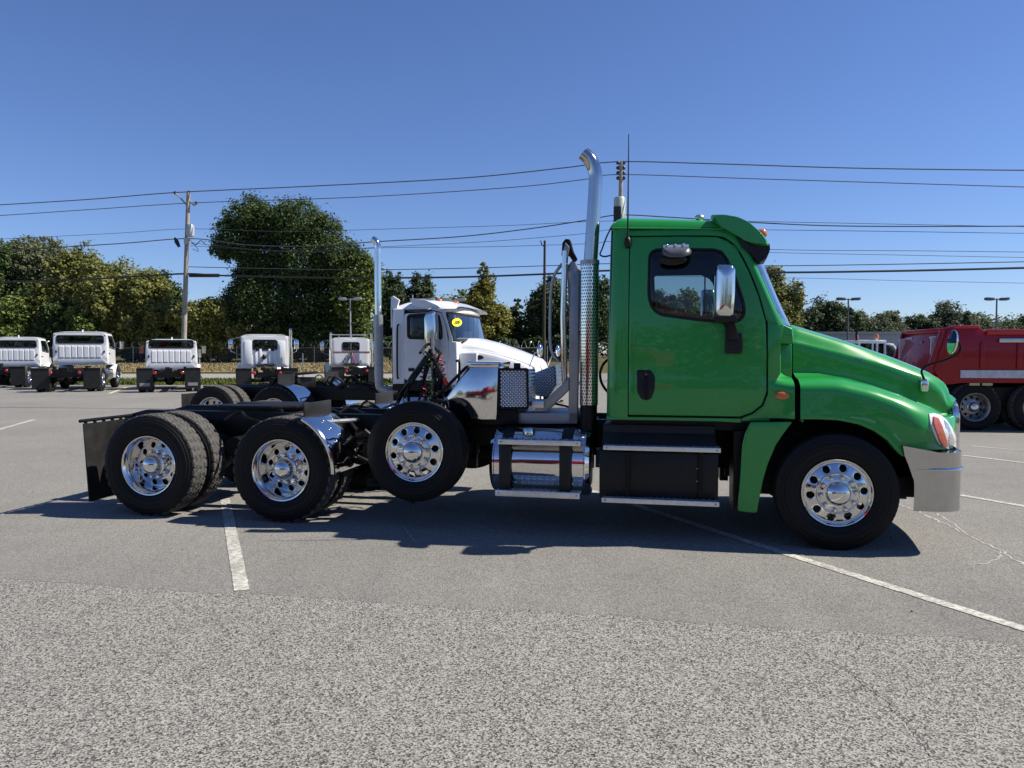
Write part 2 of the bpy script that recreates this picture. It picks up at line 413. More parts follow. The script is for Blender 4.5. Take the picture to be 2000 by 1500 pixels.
# painted parking lines, set as thin worn strips on the lot
def strip(name, a, b, w, seed, z=0.0085, m=None, rag=0.0045, n=120):
    a = Vector((a[0], a[1], 0)); b = Vector((b[0], b[1], 0)); d = (b - a).normalized(); s = Vector((-d.y, d.x, 0)); r = random.Random(seed)
    rows = []
    for i in range(n + 1):
        p = a.lerp(b, i / n); rows.append([p + s * (w/2 + r.uniform(-rag, rag)) + Vector((0, 0, z)), p - s * (w/2 + r.uniform(-rag, rag)) + Vector((0, 0, z))])
    o = MB().grid(rows).build(name, m or LINE, None, smooth=0, weld=False); return tag(o, kind='structure')
strip('parking_line', (-1.93, 5.24), (-3.35, 8.6), 0.105, 1); strip('parking_line', (3.20, 4.40), (2.30, 6.25), 0.10, 2); strip('parking_line', (2.30, 6.25), (0.0, 11.2), 0.10, 3)
strip('parking_line', gnd(2060, 1000).xy, gnd(1840, 962).xy, 0.10, 4); strip('parking_line', gnd(2060, 912).xy, gnd(1880, 890).xy, 0.10, 5)
strip('parking_line', gnd(-60, 856).xy, gnd(66, 820).xy, 0.12, 6); strip('parking_line', gnd(213, 769).xy, gnd(246, 757).xy, 0.14, 7, m=basic('faded yellow line', (0.50, 0.46, 0.28), 0.8, 0, 0.2, 4))
strip('parking_line', gnd(1900, 872).xy, gnd(2060, 886).xy, 0.07, 8)
# sealed cracks in the asphalt
CRACK = basic('pale crack filler', (0.36, 0.35, 0.32), 0.9, 0, 0.3, 30)
DARKCR = basic('dark open crack', (0.03, 0.03, 0.03), 0.95, 0, 0.3, 30)
def crack(name, pts, w, m, seed, z=0.007):
    r = random.Random(seed); P = [gnd(*p) for p in pts]; fine = []
    for i in range(len(P) - 1):
        for k in range(10):
            q = P[i].lerp(P[i+1], k / 10); L = (P[i+1] - P[i]).length
            fine.append(q + Vector((r.uniform(-1, 1), r.uniform(-1, 1), 0)) * min(0.03, L * 0.04))
    fine.append(P[-1]); rows = []
    for i, p in enumerate(fine):
        t = (fine[min(i+1, len(fine)-1)] - fine[max(i-1, 0)]).normalized(); s = Vector((-t.y, t.x, 0)); ww = w * r.uniform(0.25, 1.0) / 2
        rows.append([p + s*ww + Vector((0, 0, z)), p - s*ww + Vector((0, 0, z))])
    return tag(MB().grid(rows).build(name, m, None, smooth=0, weld=False), kind='structure')
crack('pavement_crack', [(1750, 985), (1790, 998), (1830, 1018), (1890, 1046), (1950, 1075), (2030, 1125)], 0.035, CRACK, 1)
crack('pavement_crack', [(1830, 1005), (1870, 1030), (1890, 1046)], 0.02, CRACK, 2); crack('pavement_crack', [(1955, 1078), (1950, 1092), (1925, 1102), (1890, 1104)], 0.02, CRACK, 3)
crack('pavement_crack', [(1950, 1075), (1985, 1083), (2040, 1110)], 0.02, CRACK, 4); crack('pavement_crack', [(1770, 990), (1720, 975), (1690, 970)], 0.02, CRACK, 12)
crack('pavement_crack', [(790, 1032), (800, 1045), (812, 1062)], 0.02, CRACK, 5); crack('pavement_crack', [(860, 1025), (940, 1032), (1010, 1045)], 0.015, CRACK, 6); crack('pavement_crack', [(865, 1045), (960, 1058), (1060, 1075)], 0.018, CRACK, 7)
for i, c in enumerate([[(1700, 1345), (1735, 1368), (1780, 1420), (1820, 1475)], [(1610, 1290), (1660, 1310), (1700, 1345)]]):
    crack('pavement_crack', c, 0.007, DARKCR, 20 + i)
strip('lot_joint', gnd(-100, 795).xy, gnd(330, 799).xy, 0.10, 11, m=DARKCR, z=0.0065)
# loose stones
def pebbles(n, seed):
    r = random.Random(seed); mb = MB()
    for i in range(n):
        px, py = r.uniform(-100, 2100), 760 + 740 * r.random() ** 0.6
        p = gnd(px, max(960, py)); s = r.uniform(0.003, 0.008) * (1.8 if r.random() < 0.06 else 1) * min(1.0, max(0.45, p.y / 5.5))
        v = []
        for d in ((1,0,0),(-1,0,0),(0,1,0),(0,-1,0),(0,0,1)): v.append(p + Vector(d) * s * r.uniform(0.6, 1.2) + Vector((0, 0, 0.004)))
        mb.add(v, [(0,2,4),(2,1,4),(1,3,4),(3,0,4)])
    return mb
tag(pebbles(240, 8).build('loose_gravel', basic('dark gravel', (0.06, 0.058, 0.055), 0.9, 0, 0.8, 60), None, smooth=0, weld=False), 'small dark stones scattered over the asphalt', 'gravel', kind='stuff')
# ------------------------------------------------------------------ wheels (outer face at y=0, axle along +y)
def tyre_mesh(name, R, w, r0, drive, n=150):
    side = [(r0 - 0.012, 0.05), (r0, 0.032), (r0 + 0.012, 0.018), (r0 + 0.05, 0.004), (r0 + 0.054, 0.0005), (r0 + 0.060, 0.0035), ((r0 + R) * 0.5 - 0.012, -0.003), ((r0 + R) * 0.5 - 0.008, -0.0065), ((r0 + R) * 0.5 - 0.003, -0.0035), ((r0 + R) * 0.5 + 0.02, -0.003), (R - 0.080, 0.000), (R - 0.077, -0.003), (R - 0.072, 0.002), (R - 0.05, 0.008), (R - 0.046, 0.013), (R - 0.02, 0.022)]
    nt = 20; t0, t1 = 0.030, w - 0.030
    tread = [(R - 0.004 * abs(2 * i / nt - 1) ** 3, t0 + (t1 - t0) * i / nt) for i in range(nt + 1)]
    prof = side + tread + [(r, w - h) for r, h in side[::-1]]
    ns = len(side); v = []; f = []; m = len(prof)
    for j in range(n):
        a = 2 * PI * j / n
        for k, (r, h) in enumerate(prof):
            q = k - ns
            if 0 <= q <= nt:
                dr = 0
                if drive:
                    if q in (3, 4, 9, 10, 15, 16) : dr = 0.010 if (j + q // 6) % 3 else 0.004
                    sh = {0: 0, 1: 0, 2: 1, 5: 2, 6: 1, 7: 1, 8: 0, 11: 2, 12: 1, 13: 1, 14: 0, 17: 2, 18: 1, 19: 1, 20: 1}.get(q, 0)
                    if (j + sh) % 5 == 0: dr = 0.013
                else:
                    if q in (4, 8, 12, 16): dr = 0.011
                    elif q in (0, 20) and j % 2: dr = 0.002
                r = r - dr
            elif drive and q in (-1, nt + 1) and j % 5 == 0: r -= 0.010
            v.append((r * math.cos(a), h, r * math.sin(a)))
    for j in range(n):
        b, c = j * m, ((j + 1) % n) * m
        for k in range(m - 1): f.append((b + k, b + k + 1, c + k + 1, c + k))
    mb = MB(); mb.add(v, f); me = mb.mesh(name, [RUBBER, TREAD], smooth=28, weld=False)
    for p in me.polygons:
        if math.hypot(p.center.x, p.center.z) > R - 0.0165 and drive: p.material_index = 1
    return me
def holed_ring(mb, r0, r1, n, rc, rh, yf, seg=28, depth=0.02):
    """annulus between r0 and r1 with n round hand holes; yf(r) gives its depth"""
    for s in range(n):
        a0 = 2*PI*s/n; a1 = 2*PI*(s+1)/n; am = (a0+a1)/2; k = seg // 4
        bd = [(r0 + (r1-r0)*i/k, a0) for i in range(k)] + [(r1, a0 + (a1-a0)*i/k) for i in range(k)] + [(r1 + (r0-r1)*i/k, a1) for i in range(k)] + [(r0, a1 + (a0-a1)*i/k) for i in range(k)]
        P = [Vector((r*math.cos(a), r*math.sin(a))) for r, a in bd]; c = Vector((rc*math.cos(am), rc*math.sin(am)))
        H = [c + (p - c).normalized() * rh for p in P]
        rings = []
        for t in (0, 0.5, 0.85, 1.0):
            rings.append([Vector((q.x, yf(q.length) + (0.004 if t == 1.0 else 0), q.y)) for q in [p.lerp(h, t) for p, h in zip(P, H)]])
        rings.append([Vector((q.x, q.y + depth, q.z)) for q in rings[-1]])
        mb.loft(rings, True, False)
def steer_rim(r0):
    mb = MB(); n = 48
    mb.lathe([(r0 - 0.02, 0.06), (r0 + 0.002, 0.030), (r0 + 0.004, 0.018), (r0 - 0.002, 0.012), (r0 - 0.010, 0.014), (r0 - 0.016, 0.026), (r0 - 0.026, 0.036), (r0 - 0.034, 0.037)], n)
    yf = lambda r: 0.037 - 0.034 * (max(0, (r0 - 0.034 - r)) / 0.091) ** 0.85
    holed_ring(mb, r0 - 0.125, r0 - 0.034, 10, r0 - 0.075, 0.031, yf)
    mb.lathe([(r0 - 0.125, yf(r0 - 0.125)), (r0 - 0.128, 0.012)], n)
    return mb
def steer_cap(r0):
    mb = MB(); a = r0 - 0.118
    mb.lathe([(a + 0.002, 0.028), (a + 0.002, -0.004), (a - 0.004, -0.012), (a - 0.012, -0.012), (a - 0.018, -0.008), (0.125, -0.018), (0.108, -0.022)] + [(0.104 * math.cos(PI/2*k/9), -0.022 - 0.066 * math.sin(PI/2*k/9)) for k in range(10)], 48)
    return mb
def drive_rim(r0):
    mb = MB(); n = 48; d = 0.205
    mb.lathe([(r0 - 0.02, 0.06), (r0 + 0.002, 0.030), (r0 + 0.004, 0.018), (r0 - 0.002, 0.010), (r0 - 0.012, 0.012), (r0 - 0.020, 0.022), (r0 - 0.026, 0.040), (r0 - 0.036, 0.052), (r0 - 0.042, 0.10), (r0 - 0.050, d - 0.02), (r0 - 0.062, d - 0.004)], n)
    yf = lambda r: d - 0.004 - 0.03 * max(0, (r0 - 0.062 - r)) / 0.1
    holed_ring(mb, r0 - 0.155, r0 - 0.062, 10, r0 - 0.105, 0.030, yf)
    mb.lathe([(r0 - 0.155, yf(r0 - 0.155)), (r0 - 0.158, 0.160), (0.115, 0.152), (0.112, 0.14)], n)
    return mb
def drive_hub():
    mb = MB()
    mb.lathe([(0.120, 0.150), (0.120, 0.110), (0.106, 0.100), (0.096, 0.085), (0.094, 0.058)] + [(0.092 * math.cos(PI/2*k/9), 0.055 - 0.055 * math.sin(PI/2*k/9)) for k in range(10)], 40); return mb
def nut_mesh():
    mb = MB(); mb.lathe([(0.024, 0.006), (0.024, -0.006), (0.020, -0.012), (0.019, -0.034), (0.013, -0.043), (0.0, -0.045)], 10); return mb.mesh('lug_nut', CHROME)
def drum_mesh(y):
    mb = MB(); mb.lathe([(0.0, y), (0.21, y), (0.21, y + 0.2), (0.0, y + 0.2)], 28); return mb.mesh('brake_drum', GREASE)
NUT = nut_mesh(); DRUM_S = drum_mesh(0.075); DRUM_D = drum_mesh(0.22)
W_STEER = dict(R=0.505, w=0.285, r0=0.292, drive=False, tyre=tyre_mesh('tyre', 0.505, 0.285, 0.292, False))
W_LIFT = dict(R=0.487, w=0.285, r0=0.288, drive=False, tyre=tyre_mesh('tyre', 0.487, 0.285, 0.288, False))
W_DRIVE = dict(R=0.535, w=0.270, r0=0.312, drive=True, tyre=tyre_mesh('tyre', 0.535, 0.270, 0.312, True, 170))
for d in (W_STEER, W_LIFT):
    d['rim'] = steer_rim(d['r0']).mesh('wheel', CHROME); d['cap'] = steer_cap(d['r0']).mesh('hub_cap', CHROME); d['ny'] = -0.010; d['nr'] = 0.141; d['drum'] = DRUM_S
W_DRIVE['rim'] = drive_rim(W_DRIVE['r0']).mesh('wheel', CHROME); W_DRIVE['cap'] = drive_hub().mesh('hub_cap', CHROME); W_DRIVE['ny'] = 0.152; W_DRIVE['nr'] = 0.138; W_DRIVE['drum'] = DRUM_D
def wheel(parent, spec, x, y, z, left=False, detail=True, spin=0.0, inner=False):
    rot = (0, spin, PI if left else 0)
    if inner:
        w = link('tyre', spec['tyre'], parent, (x, y, z), rot); return w
    w = link('wheel', spec['rim'], parent, (x, y, z), rot)
    link('tyre', spec['tyre'], w); link('hub_cap', spec['cap'], w); link('brake_drum', spec['drum'], w)
    if detail:
        for i in range(10):
            a = 2*PI*(i + 0.5)/10; link('lug_nut', NUT, w, (spec['nr']*math.cos(a), spec['ny'], spec['nr']*math.sin(a)))
    return w
# ------------------------------------------------------------------ the green tractor
W = 2.44
G = Frame(2.80, 6.29, -math.radians(11.6))
truck = thing('semi_truck', 'bright green day cab tractor truck with tall chrome exhaust stack, in the foreground', 'truck', G.o, G.a)
def S(x, z): return 0.13 + 0.10 * max(0, min(1.2, (z - 1.75) / 1.2)) ** 2 + 0.03 * max(0, (1.35 - z) / 0.3) ** 2 * 0.5 - 0.014 * math.exp(-((z - 1.36) / 0.10) ** 2)
def PS(px, py, fn=S):
    y = 0.15
    for _ in range(5): q = G.P(px, py, y); y = fn(q.x, q.z)
    return q
def xz(pts, lat=None, fn=S):
    return [Vector((q.x, q.z)) for q in ([G.P(*p, lat) for p in pts] if lat is not None else [PS(*p, fn) for p in pts])]
def at(px, py, lat): return G.P(px, py, lat)
def xprism(name, pts, l0, l1, m, parent=truck, bevel=0.006, **k):
    q = [at(x, y, l0) for x, y in pts]; return MB().prism(q, (0, l1 - l0, 0)).build(name, m, parent, bevel=bevel, **k)
def both(fn):
    for left in (False, True): fn(left)
def sided(mb, left): return mirror(mb, W) if left else mb

# --- wheels
xr = at(287, 910, 0).x; xm = at(546, 917, 0).x; xl = at(806, 884, 0).x; zl = at(806, 884, 0).z; xf = at(1636, 963, 0).x
for x, sp in ((xr, W_DRIVE), (xm, W_DRIVE)):
    wheel(truck, sp, x, 0, sp['R'], False, True, 0.1 + x); wheel(truck, sp, x, 0.345, sp['R'], False, inner=True, spin=0.02)
    wheel(truck, sp, x, W, sp['R'], True, False); wheel(truck, sp, x, W - 0.345, sp['R'], True, inner=True, spin=0.03)
wheel(truck, W_LIFT, xl, 0.02, zl, False, True, 0.13); wheel(truck, W_LIFT, xl, W - 0.02, zl, True, False)
wheel(truck, W_STEER, xf, 0.0, 0.505, False, True, 0.2); wheel(truck, W_STEER, xf, W, 0.505, True, False)
# --- chassis
x_end = at(245, 815, 0.8).x; x_nose = xf + 0.9
fr = MB()
for y0 in (0.78, 1.57):
    poly = [(x_end, 0.98), (x_end + 0.28, 1.05), (x_nose, 1.02), (x_nose, 0.74), (x_end + 0.35, 0.76), (x_end, 0.84)]
    fr.prism([Vector((x, y0, z)) for x, z in poly], (0, 0.09, 0))
fr.build('frame_rail', BLACK, truck, bevel=0.006)
cm = MB()
for x in (x_end + 0.1, xr + 0.68, xm + 0.7, xl + 0.6, xl + 1.6, xl + 2.6, xf - 0.7): cm.box((x - 0.05, 0.87, 0.8), (x + 0.05, 1.57, 1.0))
cm.build('crossmember', BLACK, truck, bevel=0.006)
for x, z, r in ((xr, 0.535, 0.075), (xm, 0.535, 0.075), (xl, zl, 0.06), (xf, 0.48, 0.055)):
    a = MB().cyl((x, 0.2, z), (x, W - 0.2, z), r, n=14)
    if r > 0.07: a.ball((x, 1.22, z), (0.24, 0.22, 0.23)); a.box((x - 0.12, 0.95, z + 0.02), (x + 0.12, 1.5, z + 0.2))
    a.build('axle', GREASE, truck)
MB().cyl((xm + 0.2, 1.22, 0.62), (xf - 1.4, 1.22, 0.78), 0.06, n=12).build('drive_shaft', GREASE, truck)
sp = MB()
for x in (xr, xm, xl):
    for y in (0.84, 1.60):
        sp.lathe([(0.0, 0.60), (0.10, 0.60), (0.125, 0.66), (0.12, 0.70), (0.128, 0.76), (0.10, 0.80), (0, 0.80)], 16, 'z', (x + 0.32, y, 0))
        sp.box((x - 0.55, y - 0.045, 0.50), (x + 0.42, y + 0.045, 0.60))
sp.build('suspension', GREASE, truck, bevel=0.006)
for x in (xr + 0.65, xm + 0.75): MB().cyl((x, 0.55, 0.68), (x, 0.78, 0.68), 0.11, n=14).build('air_tank', BLACK, truck)
MB().cyl((xl + 0.7, 0.70, 0.62), (xl + 1.6, 0.70, 0.62), 0.12, n=16).build('air_tank', BLACK, truck)
hs = MB(); r_ = random.Random(4)
for i in range(16):
    x = r_.uniform(xr + 0.3, xl + 1.2); y = r_.uniform(0.5, 1.9); pts = [(x, y, r_.uniform(0.95, 1.06)), (x + 0.15, y + r_.uniform(-.2, .2), r_.uniform(1.04, 1.14)), (x + r_.uniform(0.3, 0.7), y + r_.uniform(-.3, .3), r_.uniform(0.95, 1.1)), (x + r_.uniform(0.6, 1.0), y + r_.uniform(-.2, .2), 0.9)]
    hs.tube(crom(pts, 6), r_.choice((0.009, 0.013, 0.018)), 6)
hs.build('brake_hose', GREASE, truck)
for i in range(14):
    x = r_.uniform(xm + 0.45, xl - 0.3); y = r_.uniform(0.3, 0.76); z = r_.uniform(0.35, 0.95)
    MB().cyl((x, y, z), (x + r_.uniform(-.05, .25), y + 0.05, z + r_.uniform(-0.15, .15)), r_.uniform(0.015, 0.06), n=10).build('brake_chamber', GREASE, truck)
# fifth wheel
fw = MB(); cx = (xr + xm) / 2
outl = [(cx - 0.55, 0.95), (cx - 0.55, 1.10), (cx - 0.15, 1.18), (cx - 0.15, 1.26), (cx - 0.55, 1.34), (cx - 0.55, 1.49), (cx - 0.2, 1.62), (cx + 0.2, 1.62), (cx + 0.42, 1.45), (cx + 0.42, 0.99), (cx + 0.2, 0.82), (cx - 0.2, 0.82)]
fw.prism([Vector((x, y, 1.075)) for x, y in outl], (0, 0, 0.035)); fw.box((cx - 0.3, 0.86, 1.0), (cx + 0.3, 1.58, 1.075))
fw.build('fifth_wheel', GREASE, truck, bevel=0.006)
# mud flaps with hanger at the tail
xfl = at(163, 900, 0.02).x
def flap(left):
    a, b = at(163, 828, 0.02), at(168, 980, 0.02); y0, y1 = 0.02, 0.64
    mb = MB(); rows = []
    for i in range(13):
        t = i / 12; z = a.z + (b.z - a.z) * t
        rows.append([Vector((xfl + 0.015 * math.sin(t * 3.0 + j * 0.5) + 0.05 * t * t, y0 + (y1 - y0) * j / 8, z)) for j in range(9)])
    mb.grid(rows); rows2 = [[p + Vector((0.012, 0, 0)) for p in r] for r in rows]; mb.grid(rows2)
    mb.loft([[rows[0][0], rows[0][-1], rows[-1][-1], rows[-1][0]], [rows2[0][0], rows2[0][-1], rows2[-1][-1], rows2[-1][0]]], True, False)
    f = sided(mb, left).build('mud_flap', FLAP, truck)
    h = MB().tube([(xfl - 0.015, 0.0, a.z + 0.03), (xfl - 0.015, 0.86, a.z + 0.03)], 0.018, 8)
    for k in range(5): h.box((xfl - 0.02, 0.06 + k * 0.13, a.z - 0.03), (xfl + 0.0, 0.09 + k * 0.13, a.z + 0.04))
    sided(h, left).build('flap_hanger', BLACK, truck)
    bo = MB()
    for k in range(5): bo.ball((xfl - 0.01, 0.10 + k * 0.13, a.z - 0.02), 0.011, 8, 5)
    sided(bo, left).build('bolt', ALU, f)
both(flap)
# tail crossbar with lamps
tb = MB().box((x_end - 0.04, 0.78, 0.70), (x_end, 1.66, 0.86)); tbo = tb.build('tail_bar', BLACK, truck, bevel=0.006)
for y in (0.84, 0.98, 1.46, 1.60): MB().cyl((x_end - 0.055, y, 0.78), (x_end - 0.035, y, 0.78), 0.05, n=16).build('tail_lamp', REDLENS, tbo)
# quarter fenders ahead of the mid drive axle
def qfender(left):
    R0 = 0.60; a0, a1 = math.radians(63), math.radians(-1); c = Vector((xm, 0, 0.535)); rows = []
    for i in range(17):
        a = a0 + (a1 - a0) * i / 16; d = Vector((math.cos(a), 0, math.sin(a)))
        rows.append([c + d * (R0 + e) + Vector((0, y, 0)) for y, e in ((-0.035, -0.035), (-0.045, -0.012), (-0.03, 0.004), (0.0, 0.008), (0.30, 0.008), (0.60, 0.008), (0.62, 0.0), (0.62, -0.02))])
    mb = MB().grid(rows); o = sided(mb, left).build('quarter_fender', CHROME_W, truck)
    lip = MB().tube([c + Vector((math.cos(a), 0, math.sin(a))) * (R0 - 0.01) + Vector((-0.0, -0.035, 0)) for a in [a0 + (a1 - a0) * i / 16 for i in range(17)]], 0.022, 8)
    sided(lip, left).build('fender_lip', CHROME, o)
    bo = MB()
    for aa, y in ((52, .2), (52, .4), (42, .2), (34, .3), (28, .15)):
        a = math.radians(aa); bo.ball(c + Vector((math.cos(a), 0, math.sin(a))) * (R0 + 0.01) + Vector((0, y, 0)), 0.012, 8, 5)
    sided(bo, left).build('bolt', ALU, o)
    a = math.radians(63); top = c + Vector((math.cos(a), 0, math.sin(a))) * (R0 + 0.01)
    fl = MB().box((top.x - 0.015, 0.0, top.z - 0.02), (top.x + 0.0, 0.60, top.z + 0.13)); sided(fl, left).build('anti_sail_flap', FLAP, truck, bevel=0.004)
    br = MB().cyl((xm + 0.36, 0.3, 1.0), (xm + 0.50, 0.8, 0.98), 0.022, n=8); sided(br, left).build('fender_bracket', STEEL, o)
both(qfender)
# --- cab: rear wrap, roof, light-blocking liner
pb, pt = PS(1183, 818), PS(1192, 447); zb, zt = pb.z, pt.z
def xrear(z): return pb.x + (pt.x - pb.x) * (z - zb) / (zt - zb)
xd = PS(1227, 640).x
rows = []
for i in range(19):
    z = zb + (zt + 0.012 - zb) * i / 18; x0 = xrear(z); s = S(0, z); rc = 0.10; row = [Vector((xd, s + 0.02, z)), Vector((xd, s + 0.003, z)), Vector((xd - 0.006, s, z))]
    for k in range(7):
        a = PI/2 * k / 6; row.append(Vector((x0 + rc - rc * math.sin(a), s + rc - rc * math.cos(a), z)))
    row += [Vector((x0 - 0.01 * math.sin(PI * q), s + rc + (W - 2*s - 2*rc) * q, z)) for q in (0.25, 0.5, 0.75)]
    row += [Vector((p.x, W - p.y, p.z)) for p in row[:10][::-1]]; rows.append(row)
cab = MB().grid(rows).build('cab', GREEN, truck, smooth=45)
roof_r = xrear(zt) - 0.004; xroof = PS(1452, 450).x
ZD = sorted((at(x, y, 0.24).x, at(x, y, 0.24).z) for x, y in ((1190, 446.5), (1300, 446), (1404, 445), (1440, 451), (1456, 456)))
ZT = sorted((at(x, y, 0.32).x, at(x, y, 0.32).z) for x, y in ((1190, 426), (1215, 425), (1300, 427), (1400, 431), (1456, 438)))
rows = []
nx, ny = 36, 49
for i in range(nx + 1):
    x = roof_r + (xroof - roof_r) * (i / nx) ** 1.6; zdr = lerp_tab(ZD, x); row = []
    b = max(0, 1 - (x - roof_r) / 0.13); rf = (1 - min(1, b) ** 2.0) ** 0.5 if b < 1 else 0.0
    for j in range(ny):
        a = -1 + 2 * j / (ny - 1); a = math.copysign(abs(a) ** 0.45, a); s = S(x, zt); hw = W/2 - s
        h = (lerp_tab(ZT, x) - zdr) * (max(0, 1 - abs(a) ** 14) ** 0.42 + 0.25 * (1 - a * a))
        row.append(Vector((x, W/2 + hw * a * (1 if abs(a) < 1 else 1.0), zdr + h * rf)))
    rows.append(row)
MB().grid(rows).build('roof', GREEN, truck, smooth=60)
rows = [[Vector((x, y, z)) for x, z in ((roof_r - 0.006, zt - 0.004), (xroof, zt + 0.004))] for y in (S(0, zt) - 0.012, S(0, zt) + 0.01)]
def drip(left):
    d = MB().tube([Vector((roof_r + 0.02, S(0, zt) - 0.004, zt + 0.006)), Vector((xroof - 0.12, S(0, zt) - 0.004, lerp_tab(ZD, xroof - 0.12)))], 0.008, 6); sided(d, left).build('drip_rail', GREEN, truck)
both(drip)
# roof side rail and windshield pillar
inner = [(1229, 461), (1330, 460), (1401, 461), (1423.5, 469), (1443, 488), (1463, 526), (1483, 576), (1497, 626)]
outer = [(1228, 447), (1330, 445), (1404, 445), (1436, 455), (1466, 492), (1490, 545), (1512, 595), (1531, 634)]
I = crom([PS(*p) for p in inner], 6); O = crom([PS(*p) for p in outer], 6)
def pillar(left):
    rows = []
    for a, b in zip(I, O):
        r = []
        for t in (0, 0.06, 0.3, 0.6, 0.85, 0.95, 1.0):
            p = a.lerp(b, t); p.y = S(p.x, p.z) + (0.006 if t in (0,) else 0) + 0.03 * max(0, t - 0.6) ** 2 * 6; r.append(p)
        q = r[-1].copy(); q.y += 0.05; r.append(q); rows.append(r)
    sided(MB().grid(rows), left).build('windshield_pillar', GREEN, truck)
both(pillar)
door_px = [(1231, 463), (1330, 462), (1400, 463), (1422, 471), (1441, 490), (1461, 528), (1481, 578), (1495, 628), (1497.5, 690), (1497, 765), (1488, 790), (1468, 806), (1446, 813.5), (1227.5, 810)]
win_px = [(1266, 500), (1270, 491), (1280, 485), (1340, 484.5), (1398, 485), (1412, 490), (1420, 500), (1440, 545), (1455, 590), (1457, 612), (1452, 624), (1440, 631), (1425, 634), (1360, 627), (1292, 618), (1277, 610), (1268, 596), (1264, 575)]
win_in = [(1269, 502), (1273, 493.5), (1282, 488.5), (1340, 488), (1397, 488.5), (1409, 493), (1417, 502), (1436, 546), (1450.5, 590), (1452.5, 610), (1448, 620), (1438, 626.5), (1425, 629), (1360, 622.5), (1294, 613.5), (1280, 606), (1272, 594), (1268, 575)]
door_poly = fillet(xz(door_px), 0.012, 3); win_poly = fillet(xz(win_px), 0.03, 3); winin = fillet(xz(win_in), 0.03, 3)
whole = xz([(1188, 815), (1194, 449), (1402, 449), (1434, 460), (1464, 496), (1488, 548), (1510, 598), (1524, 640), (1500, 700), (1500, 815)])
def mkdoor(left):
    d = sided(panel(door_poly, S, 0.035, win_poly, 8, 0.05, 0.008), left).build('door', GREEN, truck, smooth=50)
    S2 = lambda x, z: S(x, z) + 0.012
    sl_ = panel(win_poly, lambda x, z: S(x, z) + 0.001, 0.03, winin, 2, 0.03, 0.006); sided(sl_, left).build('window_seal', PLAST, d)
    sided(panel(winin, S2, 0.0, None, 4, 0.05, 0.002), left).build('window', GLASS, d)
    div = MB().tube([(q.x, S(q.x, q.z) + 0.016, q.z) for q in (PS(1401, 490), PS(1401, 625))], 0.009, 6); sided(div, left).build('window_divider', PLAST, d)
    hp = fillet([Vector((q.x, q.z)) for q in [PS(*p) for p in ((1243, 722), (1272, 722), (1280, 735), (1279, 760), (1272, 779), (1262, 783), (1252, 779), (1244, 765))]], 0.02, 4)
    h = panel(hp, lambda x, z: S(x, z) - 0.005, 0.02, None, 4, 0.02, 0.01)
    hm = sided(h, left).build('door_handle', PLAST, d)
    a, b = PS(1262, 738), PS(1262, 776); g = MB().tube(crom([(a.x, S(0, a.z) - 0.012, a.z + 0.012), (a.x, S(0, a.z) - 0.03, a.z - 0.02), (b.x, S(0, b.z) - 0.03, b.z + 0.02), (b.x, S(0, b.z) - 0.012, b.z)], 5), [0.011] * 16, 8); sided(g, left).build('grip', BLACK, hm)
    lq = PS(1262, 731); sided(MB().cyl((lq.x, S(0, lq.z) - 0.016, lq.z), (lq.x, S(0, lq.z), lq.z), 0.010, n=10), left).build('lock', CHROME, hm)
    SL = lambda x, z: S(x, z) + 0.038
    sided(panel(whole, SL, 0.02, xz([(1272, 494), (1398, 492), (1418, 505), (1450, 592), (1450, 612), (1436, 622), (1300, 610), (1276, 600)]), 2, 0.08), left).build('gap_light_block', INTERIOR, truck)  # dark sheet added behind the panel gaps to stop light and darken them
    # sill below the door
    sill = MB().prism([PS(*p) for p in ((1184, 813.5), (1449, 817.5), (1447, 826), (1400, 823), (1184, 819.5))], (0, 0.06, 0)); sided(sill, left).build('door_sill', GREEN, truck, bevel=0.006)
both(mkdoor)
# cab floor, back lining, seats, dash
p0, p1 = PS(1190, 815), PS(1500, 815)
MB().box((p0.x + 0.03, 0.2, zb - 0.02), (p1.x, W - 0.2, zb + 0.06)).build('cab_floor', INTERIOR, truck)
MB().box((p0.x + 0.06, 0.26, zb + 0.05), (p0.x + 0.09, W - 0.26, zt)).build('cab_back_lining', INTERIOR, truck)
MB().box((roof_r + 0.1, 0.28, zt - 0.03), (xroof, W - 0.28, zt + 0.01)).build('headliner', INTERIOR, truck)
ds = PS(1470, 640)
MB().prism([Vector((ds.x + x, 0.38, ds.z + z)) for x, z in ((-0.18, -0.12), (-0.10, 0.02), (0.28, 0.06), (0.28, -0.6), (-0.1, -0.5))], (0, W - 0.76, 0)).build('dashboard', INTERIOR, truck, bevel=0.03)
def seat(y):
    x = p0.x + 0.55; z = zb + 0.05
    m = MB().box((x - 0.22, y - 0.25, z + 0.35), (x + 0.28, y + 0.25, z + 0.5)).box((x - 0.1, y - 0.12, z), (x + 0.15, y + 0.12, z + 0.35))
    mt = Matrix.Translation((x - 0.2, y, z + 0.48)) @ Matrix.Rotation(-0.18, 4, 'Y'); m.box((-0.07, -0.24, 0), (0.07, 0.24, 0.55), mt); m.box((-0.05, -0.14, 0.56), (0.05, 0.14, 0.72), mt)
    m.build('seat', INTERIOR, truck, bevel=0.03)
seat(0.62); seat(W - 0.62)
sw = MB(); c = Vector((p0.x + 1.05, W - 0.62, zb + 0.85)); T = Matrix.Translation(c) @ Matrix.Rotation(-0.5, 4, 'Y')
sw.tube([T @ Vector((0.0 , 0.22 * math.cos(a), 0.22 * math.sin(a))) for a in [2*PI*i/20 for i in range(21)]], 0.014, 6); sw.tube([T @ Vector((0, -0.22, 0)), T @ Vector((0, 0.22, 0))], 0.012, 6); sw.tube([T @ Vector((0, 0, 0)), T @ Vector((0.35, 0, -0.05))], 0.03, 8)
sw.build('steering_wheel', PLAST, truck)
